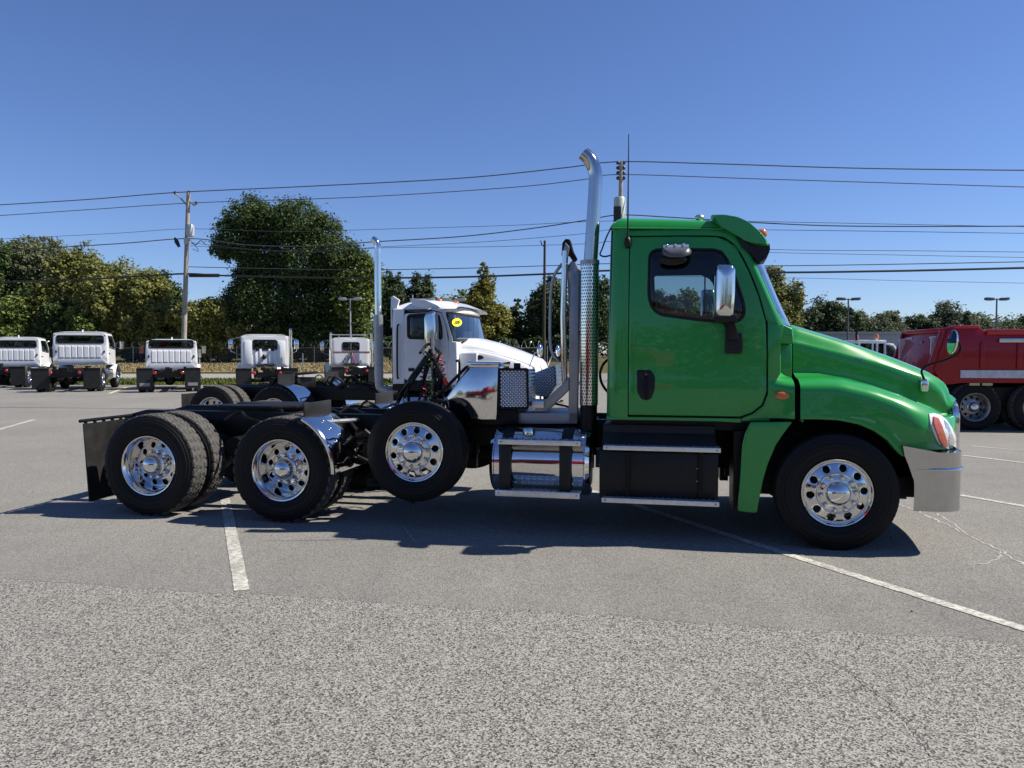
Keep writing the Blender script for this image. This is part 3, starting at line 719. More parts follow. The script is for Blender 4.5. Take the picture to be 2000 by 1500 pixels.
# windshield
rows = []; topl, botl = PS(1463, 489), PS(1530, 634)
for i in range(9):
    t = i / 8; row = []
    for j in range(21):
        a = -1 + j / 10; e = O[int(round((len(O) - 1) * (0.57 + 0.43 * t)))] ; s = S(e.x, e.z) + 0.035
        row.append(Vector((e.x - 0.01 + 0.20 * (1 - a * a) ** 0.8, W/2 + (W/2 - s) * a, e.z)))
    rows.append(row)
MB().grid(rows).build('windshield', SHIELD, truck)
wp = MB()
for y in (0.75, 1.55):
    e = O[-1]; q = e.x + 0.2 * (1 - ((y - W/2) / 1.0) ** 2); wp.tube([(q + 0.02, y, e.z - 0.01), (q - 0.18, y + 0.35, e.z + 0.30)], 0.008, 6)
wp.build('wiper', PLAST, truck)
hdr = MB(); row = rows[0]
hdr.loft([[p + Vector((-0.02, 0, 0.0)), p + Vector((0.012, 0, -0.02)), p + Vector((0.0, 0, 0.05)), p + Vector((-0.25, 0, 0.09)), p + Vector((-0.28, 0, 0.03))] for p in row]).build('roof_header', GREEN, truck)
# sun visor
vis_px = [(1386, 416), (1410, 415), (1440, 420), (1464, 431), (1490, 454), (1503, 472), (1504, 481), (1492, 480), (1470, 477), (1455, 473), (1440, 462), (1418, 450), (1400, 440)]
vp = [at(x, y, 0.16) for x, y in vis_px]; cx = sum((p.x for p in vp)) / len(vp); cz = sum((p.z for p in vp)) / len(vp)
vc = fillet([Vector((p.x, p.z)) for p in vp], 0.03, 3); rings = []
hinge = Vector((at(1470, 490, 0.16).x, at(1470, 490, 0.16).z))
for a in (-1, -0.995, -0.98, -0.95, -0.9, -0.8, -0.6, -0.3, 0, 0.3, 0.6, 0.8, 0.9, 0.95, 0.98, 0.995, 1):
    e = abs(a); sc = 1.0 - 0.13 * max(0, (e - 0.88) / 0.12) ** 2.2; ctr = Vector((cx - 0.02, cz)); push = 0.06 * (1 - a * a)
    rings.append([Vector(((ctr.x + (p.x - ctr.x) * sc) + push * (1 if p.x > cx - 0.1 else 0.4), W/2 + (W/2 - 0.15) * a, ctr.y + (p.y - ctr.y) * sc)) for p in vc])
vis = MB().loft(rings, True, True).build('sun_visor', GREEN, truck, smooth=40)
ub = [(1455, 470), (1503, 476), (1504, 488), (1498, 502), (1487, 512), (1479, 509), (1468, 493)]
uq = fillet(xz(ub, 0.22), 0.015, 3)
MB().loft([[Vector((p.x + 0.05 * (1 - a * a), W/2 + (W/2 - 0.21) * a, p.y)) for p in uq] for a in (-1, -0.8, -0.4, 0, 0.4, 0.8, 1)]).build('visor_underside', PLAST, vis)
def vcap(left):
    sided(MB().prism([at(x, y, 0.16) for x, y in ((1440, 462), (1470, 482), (1480, 512), (1466, 494), (1450, 482))], (0, 0.08, 0)), left).build('visor_bracket', PLAST, vis)
both(vcap)
for y in (0.40, 0.8, W/2, W - 0.8, W - 0.40):
    q = at(1488, 452, y if y == 0.40 else 0.40); a = (y - W/2) / (W/2 - 0.15); q.x += 0.06 * (1 - a * a) - 0.03
    MB().ball((q.x, y, q.z - 0.02), (0.055, 0.05, 0.045), 14, 8).build('clearance_lamp', AMBER, vis)
hq = at(1366, 425, 0.6); MB().ball((hq.x, 0.6, hq.z), (0.045, 0.03, 0.03), 12, 8).build('roof_vent', ALU, truck)
# --- hood, fenders: rails traced from the side, joined across
TAB = {}
def rail(name, pts, lat):
    TAB[name] = sorted((at(x, y, lat).x, at(x, y, lat).z) for x, y in pts)
rail('z1', [(1553, 639), (1600, 652.5), (1650, 667), (1700, 684), (1750, 701), (1800, 720), (1830, 732), (1850, 744), (1860, 757), (1867, 778)], 0.62)
rail('z2', [(1555, 668), (1640, 689), (1720, 711), (1800, 738), (1830, 751), (1850, 766), (1862, 790)], 0.50)
rail('z3', [(1555, 728), (1600, 729), (1660, 739), (1720, 757), (1780, 781), (1830, 800), (1850, 812)], 0.45)
rail('z4', [(1555, 736), (1600, 735), (1640, 737), (1700, 751), (1750, 768), (1800, 790), (1830, 804), (1850, 815)], 0.30)
rail('z5', [(1555, 765), (1640, 766), (1700, 782), (1750, 802), (1790, 826), (1830, 850), (1850, 858)], 0.06)
rail('z6', [(1555, 819), (1600, 819), (1640, 821), (1680, 829), (1710, 842), (1735, 860), (1752, 880), (1766, 893), (1800, 880), (1850, 882)], 0.03)
xh0 = at(1559, 740, 0.2).x; xh1 = at(1838, 840, 0.05).x; x_front = xh1 + 0.36
X0 = xh1 - 0.28
def rails_at(st):
    """half section of hood and fender at station st: (x, lateral, z) from wheel arch edge to centre line"""
    th = max(0, (st - X0) / (x_front - X0)) * PI / 2; sn, cs = math.sin(th), 1 - math.cos(th)
    s = max(0, min(1, (st - xh0) / (xh1 - xh0)))
    X = lambda A: st if st <= X0 else X0 + A * sn
    q = lambda k, A: lerp_tab(TAB[k], X(A))
    a5, a4, a3, a2, a1 = 0.56, 0.58, 0.60, 0.62, 0.64
    l1 = 0.63 + 0.09 * s + 0.10 * cs; l2 = 0.495 + 0.06 * s + 0.18 * cs; l3 = 0.49 + 0.05 * s + 0.22 * cs; l4 = 0.34 - 0.06 * s + 0.42 * cs; l5 = 0.075 - 0.03 * s + 0.58 * cs; l6 = 0.06 - 0.02 * s + 0.58 * cs
    z6, z5, z4, z3, z2, z1 = q('z6', a5), q('z5', a5), q('z4', a4), q('z3', a3), q('z2', a2), q('z1', a1)
    m = lambda p, r, t: p + (r - p) * t
    return [(X(a5), l6 + 0.06, z6 - 0.01), (X(a5), l6 + 0.012, z6 - 0.004), (X(a5), l6, z6 + 0.008), (X(a5), l6 + 0.006, m(z6, z5, 0.35)), (X(a5), l5, m(z6, z5, 0.75)), (X(m(a5, a4, .3)), l5 + 0.012, m(z5, z4, 0.30)), (X(m(a5, a4, .6)), m(l5, l4, 0.26), m(z5, z4, 0.66)), (X(m(a5, a4, .85)), m(l5, l4, 0.62), z4 - 0.012), (X(a4), l4, z4), (X(m(a4, a3, .8)), l3 - 0.035, z3 - 0.002), (X(m(a4, a3, .9)), l3 - 0.006, z3 + 0.004), (X(a3), l3, z3 + 0.022), (X(m(a3, a2, .6)), m(l3, l2, 0.4), m(z3, z2, 0.4)), (X(a2), l2, z2 - 0.02), (X(m(a2, a1, .3)), l2 + 0.025, z2 + 0.025), (X(m(a2, a1, .8)), l1 - 0.06, z1 - 0.022), (X(a1), l1, z1 - 0.002), (X(a1 + 0.01), l1 + 0.2, z1 + 0.03), (X(a1 + 0.015), W/2, z1 + 0.042)]
def section(x, n=3):
    p = crom([Vector(q) for q in rails_at(x)], n); return p + [Vector((q.x, W - q.y, q.z)) for q in p[:-1][::-1]]
stx = [xh0 + (x_front - xh0) * i / 63 for i in range(64)]
rows = [section(x) for x in stx]
lip0 = [Vector((p.x + 0.004, p.y + (0.012 if p.y < W/2 else -0.012), p.z - 0.012)) for p in rows[0]]; lip1 = [Vector((p.x + 0.03, p.y + (0.03 if p.y < W/2 else -0.03), p.z - 0.03)) for p in rows[0]]
hood_mb = MB().grid([lip1, lip0] + rows)
hood = hood_mb.build('hood', GREEN, truck, smooth=50)
BV = BVHTree.FromPolygons([Vector(v) for v in hood_mb.v], hood_mb.f)
def on_hood(px, py, off=0.0):
    r = ray(px, py); d = Vector((r.dot(G.fx), r.dot(G.ly), r.z)).normalized(); c = G.loc(CEYE)
    h, nrm, i, ds = BV.ray_cast(c, d)
    if h is None: return None
    if nrm.dot(d) > 0: nrm = -nrm
    return h + nrm * off
def decal(name, px, m, off, parent=hood, k=5, bulge=0.0, fall=0.14, smooth=60):
    o = dense([Vector(p) for p in px], 4.0); c = sum(o, Vector((0, 0))) / len(o); rings = []
    for q, t in enumerate([0, 0] + [(i + 1) / k for i in range(k)]):
        tt = min(t, 0.999); row = []
        for p in o:
            x = p.lerp(c, tt); h = on_hood(x.x, x.y, -0.006 if q == 0 else off + bulge * math.sqrt(tt) if t else off)
            if h is None: h = at(x.x, x.y, fall)
            row.append(h)
        rings.append(row)
    return MB().loft(rings, True, False).build(name, m, parent, smooth=smooth)
# nose behind the hood edge: grille and surround
zs = [z for _, _, z in rails_at(x_front)]
gz0, gz1 = 0.62, max(zs) - 0.12; gx = x_front - 0.085
nose = MB().loft([rows[-1], [Vector((p.x - 0.03, W/2 + (p.y - W/2) * 0.9, p.z * 0.97)) for p in rows[-1]]], False, False); nose.build('hood_nose', GREEN, truck)
gr = MB().box((gx - 0.06, 0.72, gz0), (gx + 0.0, W - 0.72, gz1)).build('grille', PLAST, truck, bevel=0.02)
gs = MB(); rr = []
loop = fillet([Vector((0.66, gz0)), Vector((0.66, gz1 + 0.03)), Vector((W - 0.66, gz1 + 0.03)), Vector((W - 0.66, gz0))], 0.14, 5)
gs.tube([(gx + 0.045 + 0.02 * (1 - ((p.x - W/2) / 0.6) ** 2), p.x, p.y) for p in loop + loop[:1]], 0.035, 8); gs.build('grille_surround', CHROME, gr)
for k in range(7):
    z = gz0 + 0.08 + (gz1 - gz0 - 0.12) * k / 6; MB().box((gx, 0.74, z - 0.012), (gx + 0.03, W - 0.74, z + 0.012)).build('grille_bar', CHROME, gr, bevel=0.004)
MB().box((xh0 + 0.10, 0.70, 0.60), (x_front - 0.1, W - 0.70, 1.18)).build('engine_bay_filler', GREASE, truck, bevel=0.03)  # plain dark box added to block light under the hood
# wheel arch liner
def liner(left):
    rows = [[Vector((xf + 0.02 + 0.66 * math.cos(a), y, 0.50 + 0.60 * math.sin(a))) for y in (0.10, 0.72)] for a in [PI * (-0.02 + 0.86 * i / 20) for i in range(21)]]
    m = MB().grid(rows); m.box((xf - 0.8, 0.70, 0.35), (xf + 0.75, 0.74, 1.3)); sided(m, left).build('wheel_arch_liner', PLAST, truck)
both(liner)
# headlight, amber reflector, tape strips
hl = [(1813, 809), (1822, 808), (1835, 811), (1846, 820), (1856, 834), (1864, 850), (1868, 866), (1869, 880), (1856, 878), (1842, 874), (1832, 868), (1824, 850), (1816, 828)]
hlo = decal('headlight', hl, LENS, 0.010, bulge=0.012, fall=0.40)
decal('headlight_bezel', [(1819, 816), (1828, 819), (1836, 835), (1844, 860), (1847, 873), (1838, 871), (1832, 862), (1826, 846), (1820, 830)], basic('amber red reflector', (0.42, 0.07, 0.015), 0.3, 0, 0.2, 40, coat=1.0), 0.026, hlo, 4)
decal('headlight_reflector', [(1840, 822), (1848, 830), (1855, 846), (1860, 864), (1858, 872), (1850, 868), (1846, 850), (1842, 836)], basic('lamp inner reflector', (0.42, 0.43, 0.45), 0.2, 0.4, 0.3, 30, coat=1.0), 0.020, hlo, 4, fall=0.40)
TAPE = paint('pale green reflective tape', (0.10, 0.36, 0.13), 0.1)
decal('reflective_strip', [(1660, 813), (1690, 816), (1710, 822), (1708, 827), (1688, 821), (1660, 816)], TAPE, 0.004); decal('reflective_strip', [(1742, 846), (1748, 846), (1762, 862), (1756, 863)], TAPE, 0.004)
seam = [(1566, 672), (1640, 690), (1700, 706), (1760, 724), (1810, 740)]
sb = MB()
for i in range(len(seam) - 1):
    for k in range(12):
        h = on_hood(seam[i][0] + (seam[i+1][0] - seam[i][0]) * k / 12, seam[i][1] + (seam[i+1][1] - seam[i][1]) * k / 12, 0.001)
        if h: sb.ball(h, 0.0038, 6, 4)
sb.build('hood_rivet', GREEN, hood)
decal('hood_badge', [(1672, 698), (1684, 700.5), (1684, 703), (1672, 700.5)], CHROME, 0.003)
# hood latch and hood mirror
hq = on_hood(1803, 752, 0.0) or at(1803, 752, 0.5)
lm = MB().box((hq.x - 0.035, hq.y - 0.05, hq.z - 0.06), (hq.x + 0.035, hq.y + 0.02, hq.z + 0.055)).build('hood_mirror_base', CHROME, truck, bevel=0.018, segs=3)
arm = [hq + Vector((0, -0.03, 0.05))] + [at(x, y, l) for x, y, l in ((1800, 725, hq.y - 0.06), (1812, 713, hq.y - 0.08), (1845, 703, hq.y - 0.12), (1868, 692, hq.y - 0.16), (1876, 680, hq.y - 0.17), (1872, 668, hq.y - 0.17), (1867, 664, hq.y - 0.17))]
def hmir(left):
    a = MB().tube(crom(arm, 5), 0.010, 8); o = sided(a, left).build('hood_mirror_arm', BLACK, truck)
    mq = at(1860, 668, hq.y - 0.17); m = MB(); T = Matrix.Translation(mq) @ Matrix.Rotation(0.10, 4, 'Y') @ Matrix.Rotation(math.radians(-72), 4, 'Z')
    rings = []
    for r, h in ((0.02, 0.03), (0.06, 0.026), (0.088, 0.014), (0.094, 0.0), (0.090, -0.006)):
        rings.append([T @ Vector((r * 0.62 * math.cos(2*PI*i/28), h, r * 1.15 * math.sin(2*PI*i/28))) for i in range(28)])
    m.loft(rings, True, True); mo = sided(m, left).build('hood_mirror', CHROME, o)
    g_ = MB().loft([[T @ Vector((r * 0.62 * math.cos(2*PI*i/28), -0.009, r * 1.15 * math.sin(2*PI*i/28))) for i in range(28)] for r in (0.084, 0.04, 0.001)], True, False); sided(g_, left).build('mirror_glass', chrome('mirror glass', 0.85, 0.01, 0.0), mo)
hmir(False)
# --- cowl between door and hood
xc0 = PS(1500.5, 700).x; xc1 = at(1552, 740, 0.1).x
hp = [(l, z) for _, l, z in rails_at(xh0)]
def cowl(left):
    rows = []
    for i in range(9):
        t = i / 8; x = xc0 + (xc1 - xc0) * t; e = t ** 1.5; row = []
        for l, z in hp[1:15]:
            ls = S(x, z); row.append(Vector((x, ls + (l - ls) * e, z)))
        r2 = crom(row, 3); r2[0].z = r2[0].z; rows.append(r2)
    ins = [[p + Vector((dx, 0.03, 0)) for p in rows[j]] for j, dx in ((0, 0.004), (-1, -0.004))]
    c = sided(MB().grid([ins[0]] + rows + [ins[1]]), left).build('cowl', GREEN, truck)
    ear = [(1502, 622), (1516, 626), (1532, 633), (1551, 641), (1553, 671), (1534, 671), (1516, 668), (1510, 652), (1503, 640)]
    q = [PS(x, y) for x, y in ear]; m = MB().prism([Vector((p.x, 0.185, p.z)) for p in q], (0, 0.45, 0)); sided(m, left).build('cowl_ear', GREEN, truck, bevel=0.016, segs=3)
    top = MB().box((xc0 + 0.0, 0.32, TAB['z2'][0][1] - 0.45), (xh0 - 0.035, 0.75, TAB['z2'][0][1] - 0.02)); sided(top, left).build('cowl_filler', GREEN, truck, bevel=0.01)
    for nm, pz in (('cowl_panel', ((1499.5, 626), (1531, 635), (1524, 668), (1524, 730), (1516, 745), (1500.5, 745))), ('cowl_corner', ((1501.5, 760), (1500.5, 769), (1491, 792.5), (1470, 809), (1449.5, 816.5), (1449, 822), (1503, 822)))):
        w_ = MB().prism([PS(*p) for p in pz], (0, 0.22 if nm == 'cowl_panel' else 0.05, 0)); sided(w_, left).build(nm, GREEN, truck, bevel=0.005)
    mk = fillet([Vector((q.x, q.z)) for q in [at(x, y, 0.13) for x, y in ((1511, 773), (1518, 766), (1528, 764.5), (1538, 767), (1542, 773), (1537, 778), (1527, 780), (1517, 778))]], 0.01, 3)
    bx = rows[4][6]
    fnc = lambda x, z: min((p.y for r in rows for p in r if abs(p.x - x) < 0.06 and abs(p.z - z) < 0.05), default=0.14) - 0.018
    yy = fnc(sum(p.x for p in mk) / len(mk), sum(p.y for p in mk) / len(mk))
    sided(panel(mk, lambda x, z: yy + 6.0 * ((x - mk[0].x - 0.05) ** 2 + 2 * (z - mk[0].y) ** 2) * 0.5, 0.03, None, 4, 0.015, 0.008), left).build('side_marker', AMBER, c)
    # skirt behind the wheel
    sk = [(1466, 825), (1548, 824), (1531, 846), (1514, 872), (1500, 905), (1490, 940), (1483, 975), (1478, 1002), (1441, 999), (1446, 930), (1450, 870), (1456, 845)]
    fnk = lambda x, z: 0.055 + 0.02 * (1 - math.exp(-max(0, 1.1 - z) * 3)) * 0 + 0.9 * max(0, (at(1462, 900, 0.06).x - x)) ** 1.6
    sided(panel(fillet(xz(sk, 0.055), 0.015, 3), fnk, 0.03, None, 6, 0.04, 0.008, centre=xz([(1478, 880)], 0.055)[0]), left).build('fender_skirt', GREEN, truck)
    bk = MB().box((at(1432, 950, 0.2).x, 0.2, 0.28), (at(1452, 950, 0.2).x, 0.62, 1.0)); sided(bk, left).build('skirt_bracket', BLACK, truck)
both(cowl)
windcowl = MB().box((xc0 - 0.02, 0.62, PS(1530, 634).z - 0.10), (xh0 + 0.02, W - 0.62, PS(1530, 634).z - 0.03)).build('cowl_top', GREEN, truck, bevel=0.02)
# --- bumper
bx0 = at(1782, 990, 0.03); bfx = xh1 + 0.215; rc = 0.24; zt_b = at(1860, 884, 0.03).z; zb_b = at(1860, 1000, 0.03).z
def rear_x(z):
    t = [(at(1757, 870, 0.03).z, at(1757, 870, 0.03).x), (at(1772, 905, 0.03).z, at(1772, 905, 0.03).x), (at(1784, 940, 0.03).z, at(1784, 940, 0.03).x), (at(1784, 965, .03).z, at(1784, 965, .03).x), (at(1782, 998, 0.03).z, at(1782, 998, 0.03).x)]
    return lerp_tab(sorted(t), z)
rows = []
zl_ = [zb_b - 0.012, zb_b] + [zb_b + (zt_b - zb_b) * i / 14 for i in range(1, 15)]
for q, z in enumerate(zl_):
    rx = rear_x(z) - (0.0); ins = 0.012 if q == 0 else 0; zz = z + (0.012 if q == 0 else 0); ztop = zz
    if q >= 8: 
        pass
    row = []
    for k in range(10):
        x = rx + (bfx - rc - rx) * k / 9; row.append(Vector((x, 0.008 + ins, zz + ((at(1757, 870, .03).z - zt_b) * (1 - k / 9) if q == len(zl_) - 1 else 0))))
    for k in range(1, 9):
        a = PI/2 * k / 8; row.append(Vector((bfx - rc + rc * math.sin(a) - ins, 0.008 + rc - rc * math.cos(a) + ins, zz)))
    for k in range(1, 7): row.append(Vector((bfx + 0.10 * math.sin(PI/2 * k / 6) - ins, 0.008 + rc + (W/2 - 0.008 - rc) * k / 6, zz)))
    row += [Vector((p.x, W - p.y, p.z)) for p in row[:-1][::-1]]; rows.append(row)
bump = MB().grid(rows + [[Vector((p.x - (0.25 if p.x > bfx - 0.2 else 0.0), W/2 + (p.y - W/2) * 0.88, p.z + 0.002)) for p in rows[-1]]]).build('bumper', CHROME_B, truck, smooth=50)
zz = at(1830, 917, 0.03).z; mid = [Vector((p.x, p.y, zz)) for p in rows[8]]; ctr = Vector((bfx - 0.6, W/2, zz))
tr = MB().tube([p + (Vector((0.0, -0.004, 0)) if p.y < 0.06 else Vector((0, 0.004, 0)) if p.y > W - 0.06 else Vector((0.005, 0, 0))) for p in mid[1:-1]], [0.003] * 4 + [0.004, 0.008, 0.011] + [0.012] * (len(mid) - 2 - 14) + [0.011, 0.008, 0.004] + [0.003] * 4, 8); tr.build('bumper_trim', CHROME, bump)
MB().box((bfx - 0.5, 0.25, 0.45), (bfx - 0.06, W - 0.25, 0.62)).build('bumper_bracket', GREASE, truck)
# --- antenna, mirrors, look-down mirror
aq = PS(1226, 474); MB().ball((aq.x, S(0, aq.z) - 0.02, aq.z), (0.032, 0.03, 0.055), 14, 10).build('antenna_base', PLAST, truck)
a0 = at(1226, 468, 0.15); a1 = at(1228, 262, 0.15); MB().tube([a0, a0.lerp(a1, 0.5), a1], [0.009, 0.0065, 0.004], 6).build('antenna', PLAST, truck)
def smirror(left):
    lat = -0.20; prof = [(1399, 520), (1404, 514), (1432, 514.5), (1438, 522), (1437.5, 575), (1434, 616), (1428, 621), (1402, 620), (1397, 614), (1397.5, 570)]
    pl = fillet([Vector((p.x, p.z)) for p in [at(x, y, lat) for x, y in prof]], 0.04, 4); c = sum(pl, Vector((0, 0))) / len(pl); rings = []
    for y, s in ((0.26, 0.86), (0.25, 0.97), (0.22, 1.0), (0.08, 1.0), (0.03, 0.96), (0.0, 0.82), (-0.015, 0.55), (-0.02, 0.1)):
        rings.append([Vector((c.x + (p.x - c.x) * s, lat + y, c.y + (p.y - c.y) * (1 - (1 - s) * 0.5))) for p in pl])
    h = sided(MB().loft(rings, True, True), left).build('side_mirror', CHROME, truck, smooth=60)
    arm = [(1404, 622, lat + .08), (1420, 626, lat + .12), (1428, 640, 0.02), (1432, 665, 0.08)]
    am = MB(); rings = []
    for (x, y, l), w in zip(arm, (0.05, 0.055, 0.045, 0.05)):
        p = at(x, y, l); rings.append([p + Vector((-w, -0.02, 0)), p + Vector((w, -0.02, 0)), p + Vector((w, 0.02, 0)), p + Vector((-w, 0.02, 0))])
    am.loft(rings); q = at(1427, 618, lat + 0.10); am.box((q.x - 0.13, lat + 0.03, q.z - 0.05), (q.x + 0.05, lat + 0.18, q.z + 0.012))
    sided(am, left).build('mirror_arm', PLAST, truck, bevel=0.014)
    bs = fillet([Vector((p.x, p.z)) for p in [PS(x, y) for x, y in ((1416, 640), (1428, 640), (1434, 652), (1448, 650), (1450, 676), (1448, 691), (1416, 691))]], 0.02, 3)
    sided(panel(bs, lambda x, z: S(x, z) - 0.05, 0.06, None, 3, 0.03, 0.012), left).build('mirror_base', PLAST, truck)
    MB_ = MB().loft([[Vector((c.x - 0.30 * 0 + (p.x - c.x) * 0, lat + 0.04 + (p.x - c.x) * 1.1 + 0.09, c.y + (p.y - c.y) * 0.92)) + Vector((-0.096, 0, 0)) for p in pl], [Vector((c.x - 0.092, lat + 0.13, c.y + (p.y - c.y) * 0.05)) for p in pl]], True, False)
both(smirror)
ld = [(1292, 488), (1295, 482), (1346, 482), (1351, 489), (1350, 495), (1340, 498), (1300, 498), (1293, 495)]
lo = sided(MB(), False); pl = fillet(xz(ld, 0.0), 0.012, 3); c = sum(pl, Vector((0, 0))) / len(pl)
rings = [[Vector((c.x + (p.x - c.x) * s, y, c.y + (p.y - c.y) * s + dz)) for p in pl] for y, s, dz in ((0.16, 0.9, 0.02), (0.12, 1.0, 0.015), (0.03, 1.0, 0), (-0.03, 0.9, -0.02), (-0.06, 0.6, -0.04), (-0.065, 0.05, -0.045))]
ldm = MB().loft(rings, True, True).build('look_down_mirror', basic('weathered grey plastic', (0.075, 0.078, 0.082), 0.35, 0, 0.2, 20), truck, smooth=60)
MB().ball(at(1314, 507, 0.09), (0.125, 0.06, 0.05), 20, 10).build('convex_glass', PLAST, ldm)
q = at(1318, 482, 0.10); bm_ = MB().box((q.x - 0.10, 0.06, q.z - 0.01), (q.x + 0.12, 0.2, q.z + 0.012))
for dx in (-0.07, 0, 0.07): bm_.ball((q.x + dx, 0.05, q.z + 0.005), 0.018, 8, 6)
bm_.build('mirror_bracket', CHROME, ldm)
# --- exhaust stack
ls = 0.45
e0, e1 = at(1150, 790, ls), at(1152, 515, ls); r0 = 0.088
hs = MB().cyl((0, 0, 0), (0, 0, e1.z - e0.z), r0, n=40).build('heat_shield', PERF, truck, (e0.x, ls, e0.z))
hs.rotation_euler = ((0, math.atan2(e1.x - e0.x, e1.z - e0.z), 0))
MB().cyl((e0.x - 0.01, ls, 0.72), (e0.x, ls, e0.z + 0.03), 0.082, n=28).build('exhaust_muffler', BLACK, truck)
px_ = [(1153, 518), (1158, 440), (1163, 360), (1162, 335), (1153, 313), (1140, 300)]
st = crom([at(x, y, ls) for x, y in px_], 8); st = MB().tube(st, [0.066] * (len(st)), 28, caps=False); stk = st.build('exhaust_stack', chrome('stack chrome', 0.52, 0.07, 0.03), truck, smooth=60)
tp = at(1141, 301, ls); MB().tube([at(1153, 313, ls), at(1142, 302, ls)], [0.060, 0.056], 20).build('exhaust_bore', GREASE, stk)
for y in (0, 0.0): pass
cl = MB().lathe([(0.070, -0.02), (0.092, -0.02), (0.092, 0.02), (0.070, 0.02)], 32, 'z', (e1.x, ls, e1.z + 0.01)); cl.build('clamp', STEEL, stk)
MB().box((e0.x - 0.04, ls + 0.05, e0.z + 0.9), (e0.x + 0.04, ls + 0.5, e0.z + 0.96)).box((e0.x - 0.04, ls + 0.05, e0.z + 0.1), (e0.x + 0.04, ls + 0.5, e0.z + 0.16)).build('stack_bracket', STEEL, truck)
# --- rack behind the cab
lp = 0.55
MB().prism([at(x, y, lp) for x, y in ((1110, 826), (1112, 620), (1118, 512), (1124, 512), (1130, 530), (1130, 700), (1128, 826))], (0, 0.07, 0)).build('rack_post', GREYPOST, truck, bevel=0.008)
MB().prism([at(x, y, lp) for x, y in ((1110, 826), (1112, 620), (1118, 512), (1124, 512), (1130, 530), (1130, 700), (1128, 826))], (0, 0.07, 0)).build('rack_post', GREYPOST, truck, (0, 1.27, 0), bevel=0.008)
MB().prism([at(x, y, lp - 0.02) for x, y in ((1040, 804), (1068, 804), (1111, 762), (1111, 738))], (0, 0.08, 0)).build('rack_brace', GREYPOST, truck, bevel=0.008)
MB().prism([at(x, y, lp + .0) for x, y in ((1008, 806), (1128, 806), (1128, 828), (1012, 828))], (0, 0.7, 0)).build('rack_deck', GREYPOST, truck, bevel=0.008)
MB().tube([at(1103, 745, 0.60), at(1100, 620, 0.60), at(1104, 490, 0.60)], 0.030, 16).build('rack_tube', CHROME, truck)
MB().tube(crom([at(x, y, .66) for x, y in ((1090, 705), (1076, 680), (1075, 600), (1080, 545), (1098, 515))], 6), 0.016, 10).build('rack_handle', STEEL, truck)
MB().prism([at(x, y, 0.62) for x, y in ((1096, 500), (1098, 474), (1104, 466), (1113, 467), (1119, 490), (1127, 505), (1120, 512), (1110, 498))], (0, 0.10, 0)).build('rack_cap', BLACK, truck, bevel=0.012)
MB().prism([at(x, y, .58) for x, y in ((1098, 500), (1104, 473), (1112, 482), (1108, 505))], (0, 0.06, 0)).build('rack_cap_plate', STEEL, truck, bevel=0.006)
MB().prism([at(x, y, .64) for x, y in ((1107, 520), (1118, 508), (1133, 528), (1130, 560), (1122, 640), (1112, 640))], (0, 1.1, 0)).build('rack_sheet', GREYPOST, truck, bevel=0.006)
MB().tube(crom([at(x, y, 0.55) for x, y in ((1196, 440), (1185, 462), (1176, 486), (1172, 497), (1180, 501), (1192, 499))], 6), 0.008, 6).build('cable_loop', PLAST, truck)
MB().tube(crom([at(x, y, 0.9) for x, y in ((1190, 700), (1178, 712), (1172, 730), (1176, 750), (1190, 770))], 6), 0.014, 6).build('cab_hose', PLAST, truck)
q = at(1208, 392, 1.25)
# --- hydraulic tank, toolboxes
lt = 0.42
hyd = MB().prism([at(x, y, lt) for x, y in ((914, 717), (973, 716), (970, 820), (896, 819), (878, 806), (872, 776))], (0, 0.55, 0)).build('hydraulic_tank', CHROME_W, truck, bevel=0.012)
MB().prism([at(x, y, lt - 0.012) for x, y in ((912, 706), (974, 707.5), (974, 717), (911, 717))], (0, 0.57, 0)).build('tank_lid', CHROME_W, hyd, bevel=0.008)
MB().tube([at(x, y, lt - .02) for x, y in ((852, 776), (912, 716))], 0.016, 8).build('tank_edge', BLACK, hyd)
db = MB().prism([at(x, y, lt + 0.02) for x, y in ((976, 722), (1029, 722), (1030, 796), (976, 796))], (0, 0.5, 0)).build('toolbox', DIAMOND, truck, bevel=0.008)
q = at(1010, 715, 0.6); MB().cyl((q.x, .6, q.z - 0.03), (q.x, .6, q.z + 0.03), 0.035, n=16).build('filler_cap', PLAST, db)
fm = MB()
for a, b in (((975, 721), (1030, 721)), ((1030, 721), (1031, 797)), ((1031, 797), (975, 797)), ((975, 797), (975, 721))): fm.tube([at(*a, lt + .018), at(*b, lt + .018)], 0.012, 6)
fm.build('toolbox_frame', BLACK, db)
MB().prism([at(x, y, 1.3) for x, y in ((1034, 732), (1084, 712), (1087, 752), (1070, 776), (1038, 772))], (0, 0.5, 0)).build('toolbox', DIAMOND, truck, bevel=0.02)
MB().box(tuple(at(1030, 797, 0.5)), tuple(at(1062, 784, 0.5) + Vector((0, 0.4, 0)))).build('tool_step', ALU, truck, bevel=0.004)
MB().prism([at(x, y, 0.5) for x, y in ((878, 806), (1010, 797), (1010, 830), (880, 830))], (0, 0.6, 0)).build('tank_cradle', BLACK, truck, bevel=0.01)
